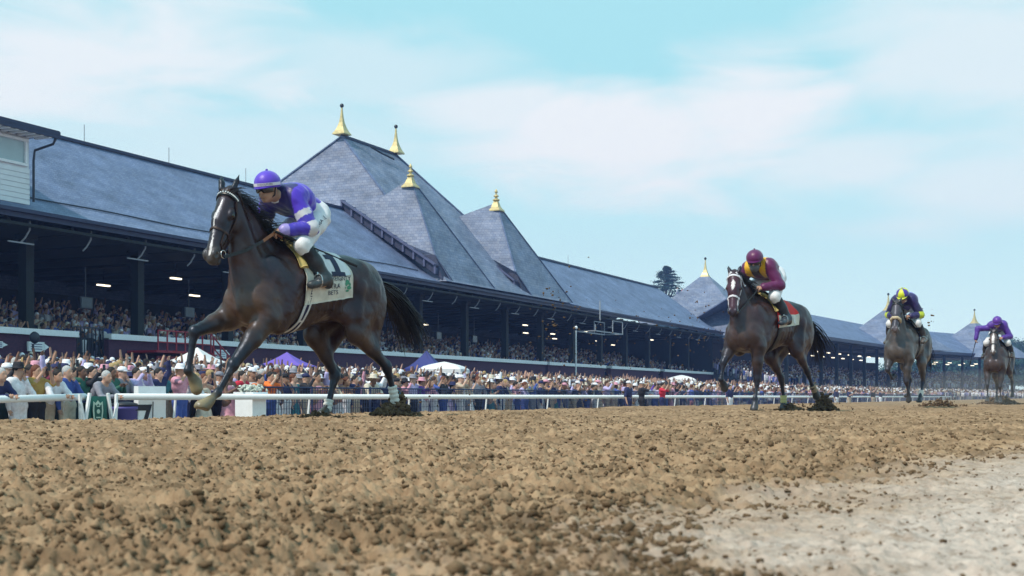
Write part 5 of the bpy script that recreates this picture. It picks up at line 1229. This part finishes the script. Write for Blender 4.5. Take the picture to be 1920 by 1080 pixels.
def finish_labels():
    for base, L in USED.items():
        if len(L) == 1: L[0][0]['label'] = base + (' ' + L[0][1] if L[0][1] and len((base+' '+L[0][1]).split()) <= 16 else ''); continue
        by = {}
        for o, pl, c in L: by.setdefault(pl, []).append(o)
        for pl, os_ in by.items():
            os_.sort(key=lambda q: q.location.y)
            for k, o in enumerate(os_):
                t = base.replace(' and ', ', ') + ' ' + pl
                if len(os_) > 1: t = ['nearer', 'farther', 'third', 'fourth', 'fifth'][min(k, 4)] + ' ' + t
                w = t.split(); o['label'] = ' '.join(w[:16])

def project(x, y, z):
    X = x*ca+y*sa; Zc = -x*sa+y*ca; return 960+2400*X/Zc, 744-2400*(z-CAMZ)/Zc, Zc
LAND = [(150, 'at far left'), (210, 'by the banner'), (330, 'behind the seven board'), (440, 'left of the planter'), (520, 'by the planter'), (640, 'under the leading horse'), (760, 'behind the hind hooves'), (860, 'below the navy tent'), (960, 'right of the white canopy'), (1080, 'mid fence'), (1180, 'below the basket pole'), (1330, 'behind the track staff'), (1480, 'under the second horse'), (3000, 'at far right')]
def where(px, row):
    for lim, nm in LAND:
        if px < lim: return ['front row ', 'second row ', 'third row ', 'fourth row '][min(row, 3)] + nm

def build_spectators():
    make_protos(); rs = random.Random(21)
    cw = ['white']*8+['navy']*3+['blue']*3+['black']*3+['grey']*3+['lilac']*5+['pink']*3+['beige']*3+['green','maroon','teal']+['cream']*4+['purple']
    n = 0
    G = 'spectators standing along the fence'
    def put(s_, d_, **k):
        a = dict(rz=0, pose=0, sex='m', col='white', bottom='beige', hat='', hatc='white', hairc='dark', skin=SKN[0], grp=G, sc=1.0, long=True); a.update(k)
        z = float(ground_z(d_)); px, _, _ = project(-d_, s_, z+1.5); a.setdefault('place', where(px, 0)); return spectator(-d_, s_, z, **a)
    # the row leaning on the near rail, as in the photograph
    def at_px(px, d_): u = (px-960)/2400; k = sa-u*ca; return d_*(ca+u*sa)/k
    near = [(-6,dict(col='navy',bottom='navy',pose=4,hairc='silver')), (38,dict(col='white',bottom='white',pose=6,hat='brim',hatc='black')), (72,dict(col='mustard',bottom='black',pose=1,sex='f',hairc='auburn',long=False)),
            (100,dict(col='white',bottom='beige',pose=4,long=False,hairc='dark')), (130,dict(col='blue',bottom='cream',pose=6,hairc='silver')), (192,dict(col='grey',bottom='grey',pose=4,hairc='silver'))]
    for px, k in near: put(at_px(px, 18.35), 18.42, **k)
    for px, k in [(12,dict(col='black',pose=1,hat='cap',hatc='white')), (55,dict(col='lilac',pose=2)), (88,dict(col='maroon',pose=1)), (118,dict(col='lilac',pose=5,hat='brim',hatc='navy')), (152,dict(col='green',pose=0,sex='f',hairc='dark')), (172,dict(col='black',pose=1)), (208,dict(col='green',bottom='black',pose=5,sex='f')),
                  (228,dict(col='grey',pose=6,hat='cap',hatc='white')), (255,dict(col='lilac',pose=1)), (268,dict(col='white',pose=6,hat='cap',hatc='white')), (296,dict(col='navy',pose=2))]:
        put(at_px(px, 19.1), 19.1, **{**dict(bottom='navy', skin=rs.choice(SKN)), **k})
    special = {455: dict(col='red',bottom='maroon',sex='f',pose=0,long=False), 478: dict(col='orange',bottom='navy',pose=4,long=False), 507: dict(col='orange',bottom='blue',pose=1,long=False), 640: dict(col='white',bottom='dress',sex='f',pose=4,hairc='auburn'), 940: dict(col='navy',bottom='white',pose=6), 430: dict(col='pink',bottom='dress',sex='f',pose=5)}
    for px, k in special.items(): put(at_px(px, 19.0), 19.02, **{**dict(skin=rs.choice(SKN)), **k})
    spx = [at_px(p, 19.0) for p in special]
    for row in range(4):
        d_ = [19.15, 19.80, 20.45, 21.10][row]
        s_ = at_px(-12, d_) if row else at_px(312, d_)
        end = [62, 64, 54, 40][row]
        while s_ < end and n < 262:
            s_ += rs.uniform(.40, .62)
            if row == 0 and any(abs(s_-q) < .34 for q in spx): continue
            if row == 1 and s_ < at_px(300, d_) and rs.random() < .15: continue
            sex = 'f' if rs.random() < .45 else 'm'; dress = sex == 'f' and rs.random() < .6
            dj = d_+rs.uniform(-.1, .15); z = float(ground_z(dj)); px, _, _ = project(-dj, s_, z+1.6)
            pose = rs.choice([0,1,1,2,4,5,6,7,8,3] if row else [4,4,4,1,5,6,0,8,1])
            hat = rs.choice(['', '', '', 'brim', 'cap', 'brim']); hc = rs.choice(['white','white','cream','navy','black','pink','grey'])
            spectator(-dj, s_, z, rs.uniform(-.35,.55), pose, sex, rs.choice(cw), 'dress' if dress else rs.choice(['navy','beige','black','grey','blue','white']), hat, hc, rs.choice(['dark','dark','brown','blond','silver','auburn']), rs.choice(SKN), G, where(px, row), rs.uniform(.93,1.05), rs.random() < .5); n += 1
    # staff standing on the track side of the rail
    G2 = 'track staff standing in front of the rail'
    for px, d_, k in [(1178,16.4,dict(col='navy',bottom='navy',pose=0,hat='cap',hatc='white',extra='',place='on the track side')), (1203,16.4,dict(col='black',bottom='black',pose=1,hat='cap',hatc='white',place='on the track side')), (1242,16.2,dict(col='red',bottom='navy',pose=1,place='beside the rail')), (1368,16.0,dict(col='navy',bottom='white',pose=0,place='behind the second horse')),
                      (1568,14.6,dict(col='navy',bottom='white',pose=0,place='left of the third horse')), (1592,14.6,dict(col='navy',bottom='beige',pose=5,place='left of the third horse')), (1637,14.4,dict(col='black',bottom='beige',pose=0,place='beside the third horse')), (1651,14.4,dict(col='navy',bottom='white',pose=8,place='beside the third horse')),
                      (1786,13.2,dict(col='navy',bottom='black',pose=0,place='left of the last horse')), (1826,13.2,dict(col='green',bottom='black',pose=0,place='left of the last horse'))]:
        s_ = at_px(px, 17.3); z = float(ground_z(17.3)); spectator(-17.3, s_, z, rs.uniform(-.6,.6), k.pop('pose'), 'm', k.pop('col'), k.pop('bottom'), k.pop('hat', ''), k.pop('hatc', 'white'), 'dark', rs.choice(SKN), G2, k['place'], 1.0, False)
    # an onlooker inside the booth and three on the roof
    spectator(-38.2, 35.2, 8.55, 0, 1, 'm', 'black', 'black', '', 'white', 'dark', SKN[0], 'person in the booth', 'inside the booth window')
    for i, px in enumerate((1270, 1279)):
        s_ = at_px(px, 44.6); spectator(-44.6, s_, 11.75, 0, (0,1)[i], 'm', ('white','red')[i], 'blue', '', 'white', 'dark', SKN[0], 'people on the roof ridge', 'on the roof beside the pine tree', .8)
    finish_labels()

def lowpoly():
    """four light crowd figures with vertex groups of colour: 0 skin 1 cloth 2 lower 3 hair"""
    out_ = []
    for kind in range(5):
        v = []; f = []; g = []
        def ring(cx, cy, z, rx, ry, n, grp):
            b = len(v)
            for j in range(n): a = 2*math.pi*j/n; v.append((cx+rx*math.cos(a), cy+ry*math.sin(a), z)); g.append(grp)
            return b
        def loft(rs_, n, grp):
            bs = [ring(*r_, n, grp) for r_ in rs_]
            for a, b in zip(bs, bs[1:]):
                for j in range(n): f.append((a+j, a+(j+1) % n, b+(j+1) % n, b+j))
            return bs
        loft([(0,0,0,.10,.14),(0,0,.9,.12,.17)], 6, 2)
        loft([(0,0,.88,.12,.17),(0,0,1.15,.12,.18),(0,0,1.36,.12,.22),(0,0,1.44,.06,.10),(0,0,1.46,.02,.02)], 8, 1)
        loft([(.02,0,1.42,.05,.05),(.02,0,1.50,.075,.06),(.025,0,1.60,.095,.078),(.02,0,1.64,.098,.08)], 7, 0)
        loft([(-.01,0,1.57,.095,.084),(.0,0,1.66,.104,.09),(.0,0,1.72,.07,.06),(0,0,1.74,.01,.01)], 7, 3)
        def arm(pts, grp2):
            for (a, b, r) in pts:
                a = Vector(a); b = Vector(b); d = (b-a).normalized(); x = d.orthogonal().normalized(); y = d.cross(x); base = len(v)
                for p, rr in ((a, r), (b, r*.8)):
                    for j in range(4): t = j*math.pi/2; v.append(tuple(p+(x*math.cos(t)+y*math.sin(t))*rr)); g.append(grp2 if r > .045 else 0)
                for j in range(4): f.append((base+j, base+(j+1) % 4, base+4+(j+1) % 4, base+4+j))
        L_ = {0: [down, down], 1: [phone, phone], 2: [upp, down], 3: [clap, clap], 4: [wave, upp]}[kind]
        for sgn, a in ((1, L_[0]), (-1, L_[1])):
            q = [(x, sgn*y, z) for x, y, z in a]; arm([(q[0], q[1], .055), (q[1], q[2], .042), (q[2], tuple(Vector(q[3])*1.0), .032)], 1)
        F4 = np.array(f); out_.append((np.array(v, float), F4, np.array(g)))
    return out_
def crowd_mesh(name, pts, rz, label, seed, cool=False):
    T = lowpoly(); rs = np.random.RandomState(seed); n = len(pts); kind = rs.choice(5, n, p=[.34,.30,.05,.26,.05]); Vs, Fs, Cs = [], [], []; off = 0
    pal = np.array([CN[k] for k in (['white']*7+['navy']*4+['blue']*4+['black']*4+['grey']*3+['lilac']*5+['pink']*2+['beige','beige','grey','green','maroon','cream','cream','pink'])])
    if cool: pal = np.array([CN[k] for k in ['white']*12+['navy']*5+['blue']*5+['black']*4+['grey']*2+['lilac']*7+['cream']*2])
    sk = np.array(SKN); hr = np.array([HRC[k] for k in ('dark','dark','dark','brown','brown','silver','blond','auburn')]+[CN['white']]*3+[CN['navy'], CN['cream']])
    for k in range(5):
        m = np.where(kind == k)[0]; v, f, g = T[k]; c = len(m)
        if not c: continue
        a = rz+rs.randn(c)*.3; cs, sn = np.cos(a)[:, None], np.sin(a)[:, None]; sc = (.93+.12*rs.rand(c))[:, None, None]
        q = v[None]*sc; q = np.stack([q[..., 0]*cs-q[..., 1]*sn, q[..., 0]*sn+q[..., 1]*cs, q[..., 2]], -1)+pts[m][:, None]
        col = np.zeros((c, len(v), 3)); A = sk[rs.randint(len(sk), size=c)]; B_ = pal[rs.randint(len(pal), size=c)]; D_ = pal[rs.randint(len(pal), size=c)]*.6; E_ = hr[rs.randint(len(hr), size=c)]
        for gi, X in enumerate((A, B_, D_, E_)): col[:, g == gi] = X[:, None]
        Vs.append(q.reshape(-1, 3)); Cs.append(col.reshape(-1, 3)); Fs.append((f[None]+(np.arange(c)*len(v))[:, None, None]).reshape(-1, 4)+off); off += c*len(v)
    return mesh_obj(name, np.concatenate(Vs), np.concatenate(Fs), mat('crowd_cloth', rough=.8, var=.15, vs=12, src='vcol'), smooth=True, cols=np.concatenate(Cs), kind='stuff', label=label, cat='crowd')
def build_crowd():
    rs = np.random.RandomState(9); pts = []
    for d_ in np.arange(19.15, 36.6, .60):
        s0 = d_*.94; s_ = s0; r = int((d_-19.15)/.65); start = [62, 64, 54][r] if r < 3 else (40 if r == 3 else s0)
        if r >= 3 and d_ < 21.4: start = 40
        s_ = max(s_, start)
        while s_ < 195:
            s_ += rs.uniform(.42, .62)*(1+s_/260)
            if s_ < 44 and 43.5 < s_ and d_ > 35.2: continue
            pts.append((-d_-rs.rand()*.2, s_, float(ground_z(d_))+rs.randn()*.05))
    crowd_mesh('crowd', np.array(pts), 0, 'dense crowd filling the apron behind the fence spectators', 1)
    pts = []
    for i in range(12):
        s_ = 30
        while s_ < 136:
            s_ += rs.uniform(.40, .62)*(1+s_/260)
            if rs.rand() < .04: continue
            pts.append((-(38.75+.9*i+rs.rand()*.3), s_, 1.50+.20*.9*i - .34*(rs.rand() < .45)))
    crowd_mesh('crowd', np.array(pts), 0, 'crowd on the shaded tiers under the grandstand roof', 2, True)
    pts = []; P_ = [(29.5, 136.5), (62.4, 194.0), (88.0, 221.0)]
    for q in range(2):
        a = Vector(P_[q]); b = Vector(P_[q+1]); e = (b-a).normalized(); n = Vector((-e.y, e.x)); L = (b-a).length
        for i in range(-9, 11):
            t = 0
            while t < L:
                t += rs.uniform(.5, 1.1); off = 2+.9*i; c = a+e*t+n*off; z = .9+.1*i+.1*i if i >= 0 else -.15-.05*(-i)
                w = xz(c.x, c.y, 0); pts.append((w.x, w.y, z))
    crowd_mesh('crowd', np.array(pts), .5, 'distant crowd under the far curved grandstand', 3, True)

# ------------------------------------------------------------------ things around the rail, the apron and beyond
def shape(mb, pts, th_vec, m=0):
    k = len(pts); v = [Vector(p) for p in pts]+[Vector(p)+Vector(th_vec) for p in pts]
    mb.add(v, [tuple(range(k)), tuple(range(2*k-1, k-1, -1))]+[(i, i+k, (i+1) % k+k, (i+1) % k) for i in range(k)], m)
def tent(px, py, d_, w, roofh, colr, label, name='canopy_tent', arch=False, sgn=None):
    u = (px-960)/2400; k = sa-u*ca; s_ = d_*(ca+u*sa)/k; Zc = s_*ca+d_*sa; top = CAMZ+(744-py)/2400*Zc; z0 = float(ground_z(d_))
    o = empty(name, (-d_, s_, z0), .25, label=label, cat='tent'); ev = top-z0-roofh; m = mat('tent_'+label.split()[0], colr, .7, .08, 4)
    mb = MB(); n = 8; hw = w/2; v = []
    ring = []
    for t in np.linspace(0, 1, 6):
        r = hw*(1-t); z = ev+roofh*(t**(1.35 if not arch else .6)); row = []
        for a, b in ((-1,-1),(1,-1),(1,1),(-1,1)): row.append((a*r, b*r, z))
        ring.append(row)
    b0 = [(a*hw, b*hw, ev-.22) for a, b in ((-1,-1),(1,-1),(1,1),(-1,1))]
    allr = [b0]+ring; v = [p for r_ in allr for p in r_]; f = [(i*4+j, i*4+(j+1) % 4, (i+1)*4+(j+1) % 4, (i+1)*4+j) for i in range(len(allr)-1) for j in range(4)]
    mb.add(v, f); mb.build('canopy', m, o)
    for a, b in ((-1,-1),(1,-1),(1,1),(-1,1)):
        mb = MB(); mb.bar((a*hw*.96, b*hw*.96, 0), (a*hw*.96, b*hw*.96, ev), .05); mb.build('leg', M_WHITE, o)
    if sgn:
        place_text(sgn, .28, lambda a, b: V3(hw*.62+.04-(b*.0), -(-a), ev+roofh*.30+b*.8), M_WHITE, 'lettering', o)
    return o
def s_at(px, d_): u = (px-960)/2400; k = sa-u*ca; return d_*(ca+u*sa)/k
def z_at(px, py, d_): s_ = s_at(px, d_); return CAMZ+(744-py)/2400*(s_*ca+d_*sa)

def build_props():
    # crested banner between two white trestle frames at the rail gap
    s0, s1 = s_at(148, 17.9), s_at(214, 17.9); zt = z_at(180, 741, 17.9)
    o = empty('banner', (-17.9, (s0+s1)/2, zt-1.1), label='dark green banner with pale crest strung between white crossed frames', cat='banner'); w = s1-s0
    mb = MB(); n = 14; v = []
    for i in range(n+1):
        y = -w*.29+w*.58*i/n; b = .02*math.sin(i*1.1); v += [(b, y, .12), (b, y, 1.08), (b-.01, y, 1.08), (b-.01, y, .12)]
    mb.add(v, [(i*4+j, (i+1)*4+j, (i+1)*4+(j+1) % 4, i*4+(j+1) % 4) for i in range(n) for j in range(4)]); mb.build('cloth', mat('banner_green', (.006,.075,.06), .6, .15, 5), o, smooth=True)
    PALE = mat('banner_print', (.45,.60,.52), .6, .1, 9)
    mb = MB(); sh = [(-.13,.98),(-.06,.94),(0,1.0),(.06,.94),(.13,.98),(.145,.80),(.12,.60),(.0,.50),(-.12,.60),(-.145,.80)]
    shape(mb, [(.028, y, z) for y, z in sh], (.004,0,0)); sh2 = [(y*.72, (z-.76)*.72+.76) for y, z in sh]
    mb.build('crest', PALE, o); mb = MB(); shape(mb, [(.034, y, z) for y, z in sh2], (.003,0,0)); mb.build('crest_field', _M['banner_green'], o)
    mb = MB(); mb.lathe((0,0,0), [(.045,0),(.045,.004)], 12); mb.v = [(.038+z, x, y+.78) for x, y, z in mb.v]; mb.box((.040,0,.66), (.004,.12,.025)); mb.box((.040,0,.88), (.004,.09,.02)); mb.build('crest_charge', PALE, o)
    mb = MB(); mb.box((.03,0,.40), (.004,.34,.035)); mb.box((.03,0,.32), (.004,.30,.022)); mb.box((.03,0,.24), (.004,.22,.015)); mb.build('lettering_band', PALE, o)
    for sd_ in (-1, 1):
        mb = MB(); y0, y1 = sd_*w*.52, sd_*w*.26
        mb.bar((.04,y0,1.12), (.04,y0-sd_*.06,-.1), .05, .05); mb.bar((.05,y0+sd_*.0,-.1), (.05,y1,1.14), .055, .05); mb.bar((.06,y1,-.1), (.06,y0,.95), .05, .05); mb.bar((.04,y0,.48), (.04,y1,.50), .04); mb.bar((.04,y0,.2), (.04,y1,.35), .035)
        mb.build('trestle_frame', M_WHITE, o)
    # white board with a big black 7 behind the rail
    s0, s1 = s_at(240, 18.3), s_at(305, 18.3); zt = z_at(270, 724, 18.3)
    o = empty('number_board', (-18.3, (s0+s1)/2, -1.1), label='white furlong board with a black figure behind the rail', cat='sign')
    mb = MB(); mb.box((0, .14, (zt+1.1)/2), (.12, (s1-s0)*.80, zt+1.1)); mb.build('panel', M_WHITE, o)
    place_text('7', 1.35, lambda a, b: V3(.066, a*.95-.18, .62+b), mat('black_paint', (.01,.01,.02), .5), 'figure', o)
    mb = MB(); mb.tube([(.10,.12,1.2),(.10,.10,.6),(.10,.06,.15)], .012, 5); mb.build('cable', M_IRON, o)
    o = empty('waste_bin', (-18.5, s_at(234, 18.5), -.92), label='blue violet waste bin between banner and number board', cat='bin')
    mb = MB(); mb.lathe((0,0,0), [(.22,0),(.27,.85),(.285,.86),(.285,.92)], 20); mb.build('barrel', mat('bin_plastic', (.10,.09,.36), .5, .1, 4), o, smooth=True); mb = MB(); mb.lathe((0,0,.92), [(.29,0),(.27,.06),(.1,.1)], 20); mb.build('lid', M_IRON, o, smooth=True)
    # white planter box with pale flowers
    o = empty('planter', (-18.35, s_at(470, 18.35), -1.0), label='tall white planter box topped with pale flowers', cat='planter'); zt = z_at(470, 735, 18.3)+1.0
    mb = MB(); mb.box((0,0,zt/2), (.5,.55,zt)); mb.box((0,0,zt-.03), (.56,.61,.06)); mb.build('box', M_WHITE, o)
    rs = np.random.RandomState(3); p = np.stack([rs.randn(140)*.14, rs.randn(140)*.15, zt+rs.rand(140)*.16], -1); V, F = lumps(p, .02+.02*rs.rand(140), 1, 4, .5, 1); mesh_obj('flowers', V, F, mat('pale_flowers', (.55,.60,.55), .8, .4, 9), o, kind='stuff')
    # tents
    tent(370, 651, 33.5, 2.0, .62, (.72,.72,.76), 'white canopy tent with small dark print behind the leading forelegs')
    tent(538, 660, 32.5, 2.1, .62, (.16,.10,.50), 'violet canopy tent rising over the crowd below the leading horse')
    tent(800, 657, 33, 2.0, 1.0, (.03,.04,.20), 'navy pointed tent over the crowd right of the leading horse')
    tent(833, 678, 30.5, 2.2, .40, (.74,.74,.78), 'low white canopy with dark sides beside the navy tent', arch=True)
    tent(1278, 703, 34, 2.6, .45, (.74,.74,.78), 'small distant white canopy left of the second horse', arch=True)
    tent(608, 687, 31.5, 1.6, .35, (.45,.42,.38), 'beige umbrella shaped canopy behind the far hind leg')
    # wall signs and pole mounted box
    def wsign(px0, px1, py0, py1, label, d_=37.9):
        a, b = s_at(px0, d_), s_at(px1, d_); z0, z1 = z_at((px0+px1)/2, py1, d_), z_at((px0+px1)/2, py0, d_)
        o = empty('wall_sign', (-d_, (a+b)/2, z0), label=label, cat='sign'); mb = MB(); mb.box((0,0,(z1-z0)/2), (.08,b-a,z1-z0)); mb.build('board', M_WHITE, o)
        mb = MB(); shape(mb, [(.05,(b-a)*.5-.02,(z1-z0)*.15),(.05,(b-a)*.5+.22,(z1-z0)*.5),(.05,(b-a)*.5-.02,(z1-z0)*.85)], (.02,0,0)); mb.build('arrow_tip', M_WHITE, o)
        mb = MB()
        for j in range(3): mb.box((.045,0,(z1-z0)*(.25+.25*j)), (.01,(b-a)*.7,.03))
        mb.build('printed_lines', mat('sign_ink', (.10,.10,.22), .6), o); return o
    wsign(52, 82, 641, 659, 'white arrow sign on the brick wall at far left')
    wsign(402, 424, 656, 672, 'white arrow sign on the brick wall near the leading forelegs')
    wsign(-8, 4, 640, 652, 'cut off white sign at the left edge of the brick wall')
    # loudspeaker horns in front of the wall
    o = empty('round_fan', (-37.4, s_at(62, 37.4), z_at(62, 650, 37.4)), label='dark round fan on a stand before the white arrow sign', cat='fan'); mb = MB(); mb.lathe((0,0,0), [(.20,0),(.24,.08),(.20,.16)], 18); mb.v = [(z, x, y+.35) for x, y, z in mb.v]; mb.build('fan_housing', M_IRON, o, smooth=True); mb = MB(); mb.bar((0,0,-1.6), (0,0,.1), .06); mb.build('stand', M_IRON, o)
    # basket scaffold hanging over the tiers and white pole
    d_ = 36.0; s_ = s_at(1080, d_); o = empty('flag_pole', (-d_, s_, -.1), label='slim white pole standing before the dark grandstand', cat='pole'); mb = MB(); mb.tube([(0,0,0),(0,0,z_at(1080, 620, d_)+.1)], .055, 8); mb.build('shaft', M_WHITE, o); mb = MB(); mb.lathe((0,0,z_at(1080, 616, d_)+.1), [(.13,0),(.15,.1),(.03,.2)], 10); mb.build('cap', M_WHITE, o)
    d_ = 36.2; s_ = s_at(1125, d_); zb, zt = z_at(1125, 624, d_), z_at(1125, 601, d_); hw = (s_at(1150, d_)-s_at(1098, d_))/2
    o = empty('camera_basket', (-d_, s_, zb), label='white tubular camera basket hanging under the grandstand eave', cat='platform'); mb = MB(); h = zt-zb
    for x in (-.8, .8):
        mb.bar((x,-hw,0), (x,hw,0), .09); mb.bar((x,hw*.25,h), (x,hw,h), .06)
        for y in (-hw, hw*.25, hw): mb.bar((x,y,0), (x,y,h if y > -hw*.9 else h*.5), .06)
    for y in (-hw, hw): mb.bar((-.8,y,0), (.8,y,0), .07)
    mb.build('frame', M_GREYMET, o); mb = MB(); mb.bar((0,0,h), (0,0,h+1.6), .08); mb.build('hanger', M_GREYMET, o)
    # dirt thrown by the hooves
    def spray(loc, n, sx, sz, size, label, seed, hollow=0, lean=0.):
        rs = np.random.RandomState(seed); q = rs.randn(n, 3)*V3(sx, sx, 0); q[:, 2] = np.abs(rs.randn(n))*sz*np.exp(-((q[:, 0]**2+q[:, 1]**2)/(2*(sx*1.2)**2))); q[:, 1] += q[:, 2]*lean
        V, F = lumps(q+V3(*loc), size*(.25+rs.rand(n)**2.5*1.2), 1, seed, .55, .9); mesh_obj('kicked_dirt', V, F, M_SPRAY, kind='stuff', label=label, cat='dirt')
    def wpos(px, Z, z): X = (px-960)/2400*Z; return (X*ca-Z*sa, X*sa+Z*ca, z)
    spray(wpos(735, 13.1, .02), 1500, .075, .095, .022, 'mound of dark dirt kicked up by the leading hind hoof', 1, lean=.6)
    spray(wpos(757, 13.2, .0), 500, .09, .03, .018, 'dark crumbs scattered behind the leading hind hoof', 2)
    spray(wpos(596, 12.4, .0), 420, .08, .022, .018, 'low crumbs thrown by the planted hind hoof', 3)
    spray(wpos(1480, 19.0, .0), 420, .09, .04, .024, 'dirt heap at the planted hoof of the second horse', 4)
    spray(wpos(1544, 19.6, .0), 1000, .085, .11, .026, 'large burst of dirt behind the second horse', 5)
    spray(wpos(1530, 19.8, .0), 220, .30, .35, .012, 'fine specks of dirt flying behind the second horse', 6)
    spray(wpos(1760, 27.5, .0), 260, .22, .10, .026, 'dirt thrown behind the third horse', 7)
    spray(wpos(1872, 35.0, .0), 600, .24, .12, .035, 'dirt thrown around the hooves of the last horse', 8)
    # clods in the air
    rs = np.random.RandomState(12); pts = []; sz = []
    for n_, px, py, sx_, sy_, Z, s2 in ((70, 1045, 600, 22, 40, 22, .018), (60, 1130, 640, 40, 40, 20, .010), (60, 1270, 625, 45, 35, 24, .014), (9, 1745, 598, 12, 9, 30, .026), (50, 1320, 610, 30, 30, 26, .014), (12, 1100, 740, 60, 12, 15, .012), (14, 880, 748, 70, 12, 14, .010)):
        for _ in range(n_):
            Zz = Z*rs.uniform(.93, 1.07); x_, y_ = px+rs.randn()*sx_, py+rs.randn()*sy_; w = wpos(x_, Zz, CAMZ+(744-y_)/2400*Zz)
            if w[2] > .03: pts.append(w); sz.append(s2*rs.uniform(.3, 1.3))
    V, F = lumps(np.array(pts), np.array(sz), 1, 9, .4, .9); mesh_obj('flying_dirt', V, F, M_SPRAY, kind='stuff', label='small clods of dirt hanging in the air behind the horses', cat='dirt')

def tree(px, Z, base_z, top_py, w, seed, label, kind='round', colr=(.022,.052,.040)):
    rs = np.random.RandomState(seed); X = (px-960)/2400*Z; x, y = X*ca-Z*sa, X*sa+Z*ca; top = CAMZ+(744-top_py)/2400*Z; H_ = top-base_z
    o = empty('pine_tree' if kind == 'pine' else 'tree', (x, y, base_z), rs.rand()*6, label=label, cat='tree', group='trees beyond the grandstand')
    mb = MB(); r0 = .022*H_; mb.tube([(0,0,0),(.02*H_,0,H_*.35),(0,.01*H_,H_*.7),(0,0,H_*.96)], [r0, r0*.8, r0*.5, r0*.15], 8)
    cent = []
    n = 26
    for i in range(n):
        t = .34+.62*(i+.5)/n if kind != 'pine' else .5+.48*(i+.5)/n; a = i*2.4+rs.rand(); 
        R_ = w/2*((1-((t-.62)/.42)**2)**.5 if kind != 'pine' else (1.12-t)*1.5*rs.uniform(.45, 1.1)) if True else 1
        R_ = max(float(np.real(R_)), .08*w); e = V3(R_*math.cos(a)*.8, R_*math.sin(a)*.8, t*H_+(.03*H_ if kind != 'pine' else .02*H_)); mb.bar((0,0,t*H_-.07*H_), e, r0*.35, r0*.35); cent.append((e, R_))
        cent.append((e*V3(.5,.5,1), R_))
    mb.build('trunk', mat('bark', (.05,.04,.035), .9, .3, 4), o)
    P_ = []; m = 130
    if kind == 'pine':
        cent = []
        for i in range(46):
            dz = .1+5.6*(i/46)**1.0; a = i*2.4+rs.rand()*.8; R_ = (.25+.62*dz)*rs.uniform(.5, 1.1); cent.append((V3(R_*math.cos(a)-.10*dz, R_*math.sin(a), H_-dz), .35+.16*dz))
        m = 260
    for e, R_ in cent:
        sp = (V3(.20*w, .20*w, .045*H_) if kind != 'pine' else V3(R_, R_, .16))*rs.uniform(.6, 1.2); P_.append(e+rs.randn(m, 3)*sp*.62)
    P_ = np.concatenate(P_); n = len(P_); sz = .017*w*(.6+.9*rs.rand(n)) if kind != 'pine' else .07+.07*rs.rand(n)
    d1 = rs.randn(n, 3); d1 /= np.linalg.norm(d1, axis=1)[:, None]; d2 = np.cross(d1, rs.randn(n, 3)); d2 /= np.linalg.norm(d2, axis=1)[:, None]
    V = np.stack([P_-d1*sz[:, None], P_+d2*sz[:, None]*.6, P_+d1*sz[:, None], P_-d2*sz[:, None]*.6], 1).reshape(-1, 3); F = np.arange(n*4).reshape(-1, 4)
    c = V3(*colr)*(.55+.9*rs.rand(len(cent)))[:, None]; C = np.repeat(np.repeat(c, m, 0)*(.8+.4*rs.rand(n))[:, None], 4, 0)
    mesh_obj('crown', V, F, mat('foliage', rough=.75, var=.2, vs=.6, src='vcol'), o, cols=C)
def build_trees():
    tree(1250, 235, 0, 499, 8.5, 1, 'dark pine tree rising above the roof ridge left of the small spire', 'pine', (.012,.042,.050))
    for i, (px, Z, py, w, nm) in enumerate(((1768, 300, 643, 8, 'dim round tree between the last roof tower and far right horse'), (1900, 330, 636, 11, 'dark tree behind the far right horse'), (1925, 300, 640, 10, 'bushy tree at the right edge of the picture'), (1885, 290, 648, 7, 'small tree just right of the last jockey'), (1990, 300, 630, 13, 'tall tree beyond the right edge'),
                                            (1760, 280, 672, 14, 'low hazy tree seen under the far eave'), (1800, 285, 676, 14, 'pale green bush seen under the far eave'), (1840, 280, 672, 12, 'green tree below the last roof end'), (1700, 300, 680, 14, 'low tree behind the third horse'), (1880, 275, 668, 12, 'broad bush behind the last horse'), (1930, 270, 672, 14, 'broad bush at the right edge below the trees'))):
        tree(px, Z, -.5, py, w, 20+i, nm, colr=(.03,.085,.070))
def build_dust():
    v, f = ico(3); m = bpy.data.materials.new('dust'); m.use_nodes = True; t = m.node_tree; t.nodes.clear(); o_ = nd('ShaderNodeOutputMaterial', t); q = nd('ShaderNodeVolumePrincipled', t); q.inputs['Color'].default_value = (.75, .66, .56, 1); q.inputs['Density'].default_value = .012; t.links.new(q.outputs[0], o_.inputs['Volume'])
    for i, (px, Z, r, h) in enumerate(((1800, 31, 3.2, .75), (1900, 38, 5.0, 1.0), (1600, 23, 1.6, .45))):
        X = (px-960)/2400*Z; mesh_obj('dust_cloud', v*V3(r*.7, r*1.5, h)+V3(X*ca-Z*sa, X*sa+Z*ca, .1), [tuple(a) for a in f], m, kind='stuff', label=('thin dust between the third and last horse', 'dust cloud around the last horse', 'faint dust behind the second horse')[i], cat='dust')
def build_haze():
    mb = MB(); mb.box((-55, 150, 18.5), (330, 330, 42)); m = bpy.data.materials.new('haze'); m.use_nodes = True; t = m.node_tree; t.nodes.clear(); o_ = nd('ShaderNodeOutputMaterial', t); v = nd('ShaderNodeVolumePrincipled', t)
    v.inputs['Color'].default_value = (.30, .42, .95, 1); v.inputs['Density'].default_value = .0008; v.inputs['Anisotropy'].default_value = .2; t.links.new(v.outputs[0], o_.inputs['Volume'])
    mb.build('haze', m, kind='stuff', label='thin blue air haze between the horses and the far stand', cat='haze')

# ------------------------------------------------------------------ build
build_ground(); build_clods()
build_stand(); section_building()
build_rails()
build_horse_1()
build_horse_2()
build_horse_3()
build_horse_4()
build_spectators()
build_crowd()
build_props()
build_trees()
build_dust(); build_haze()
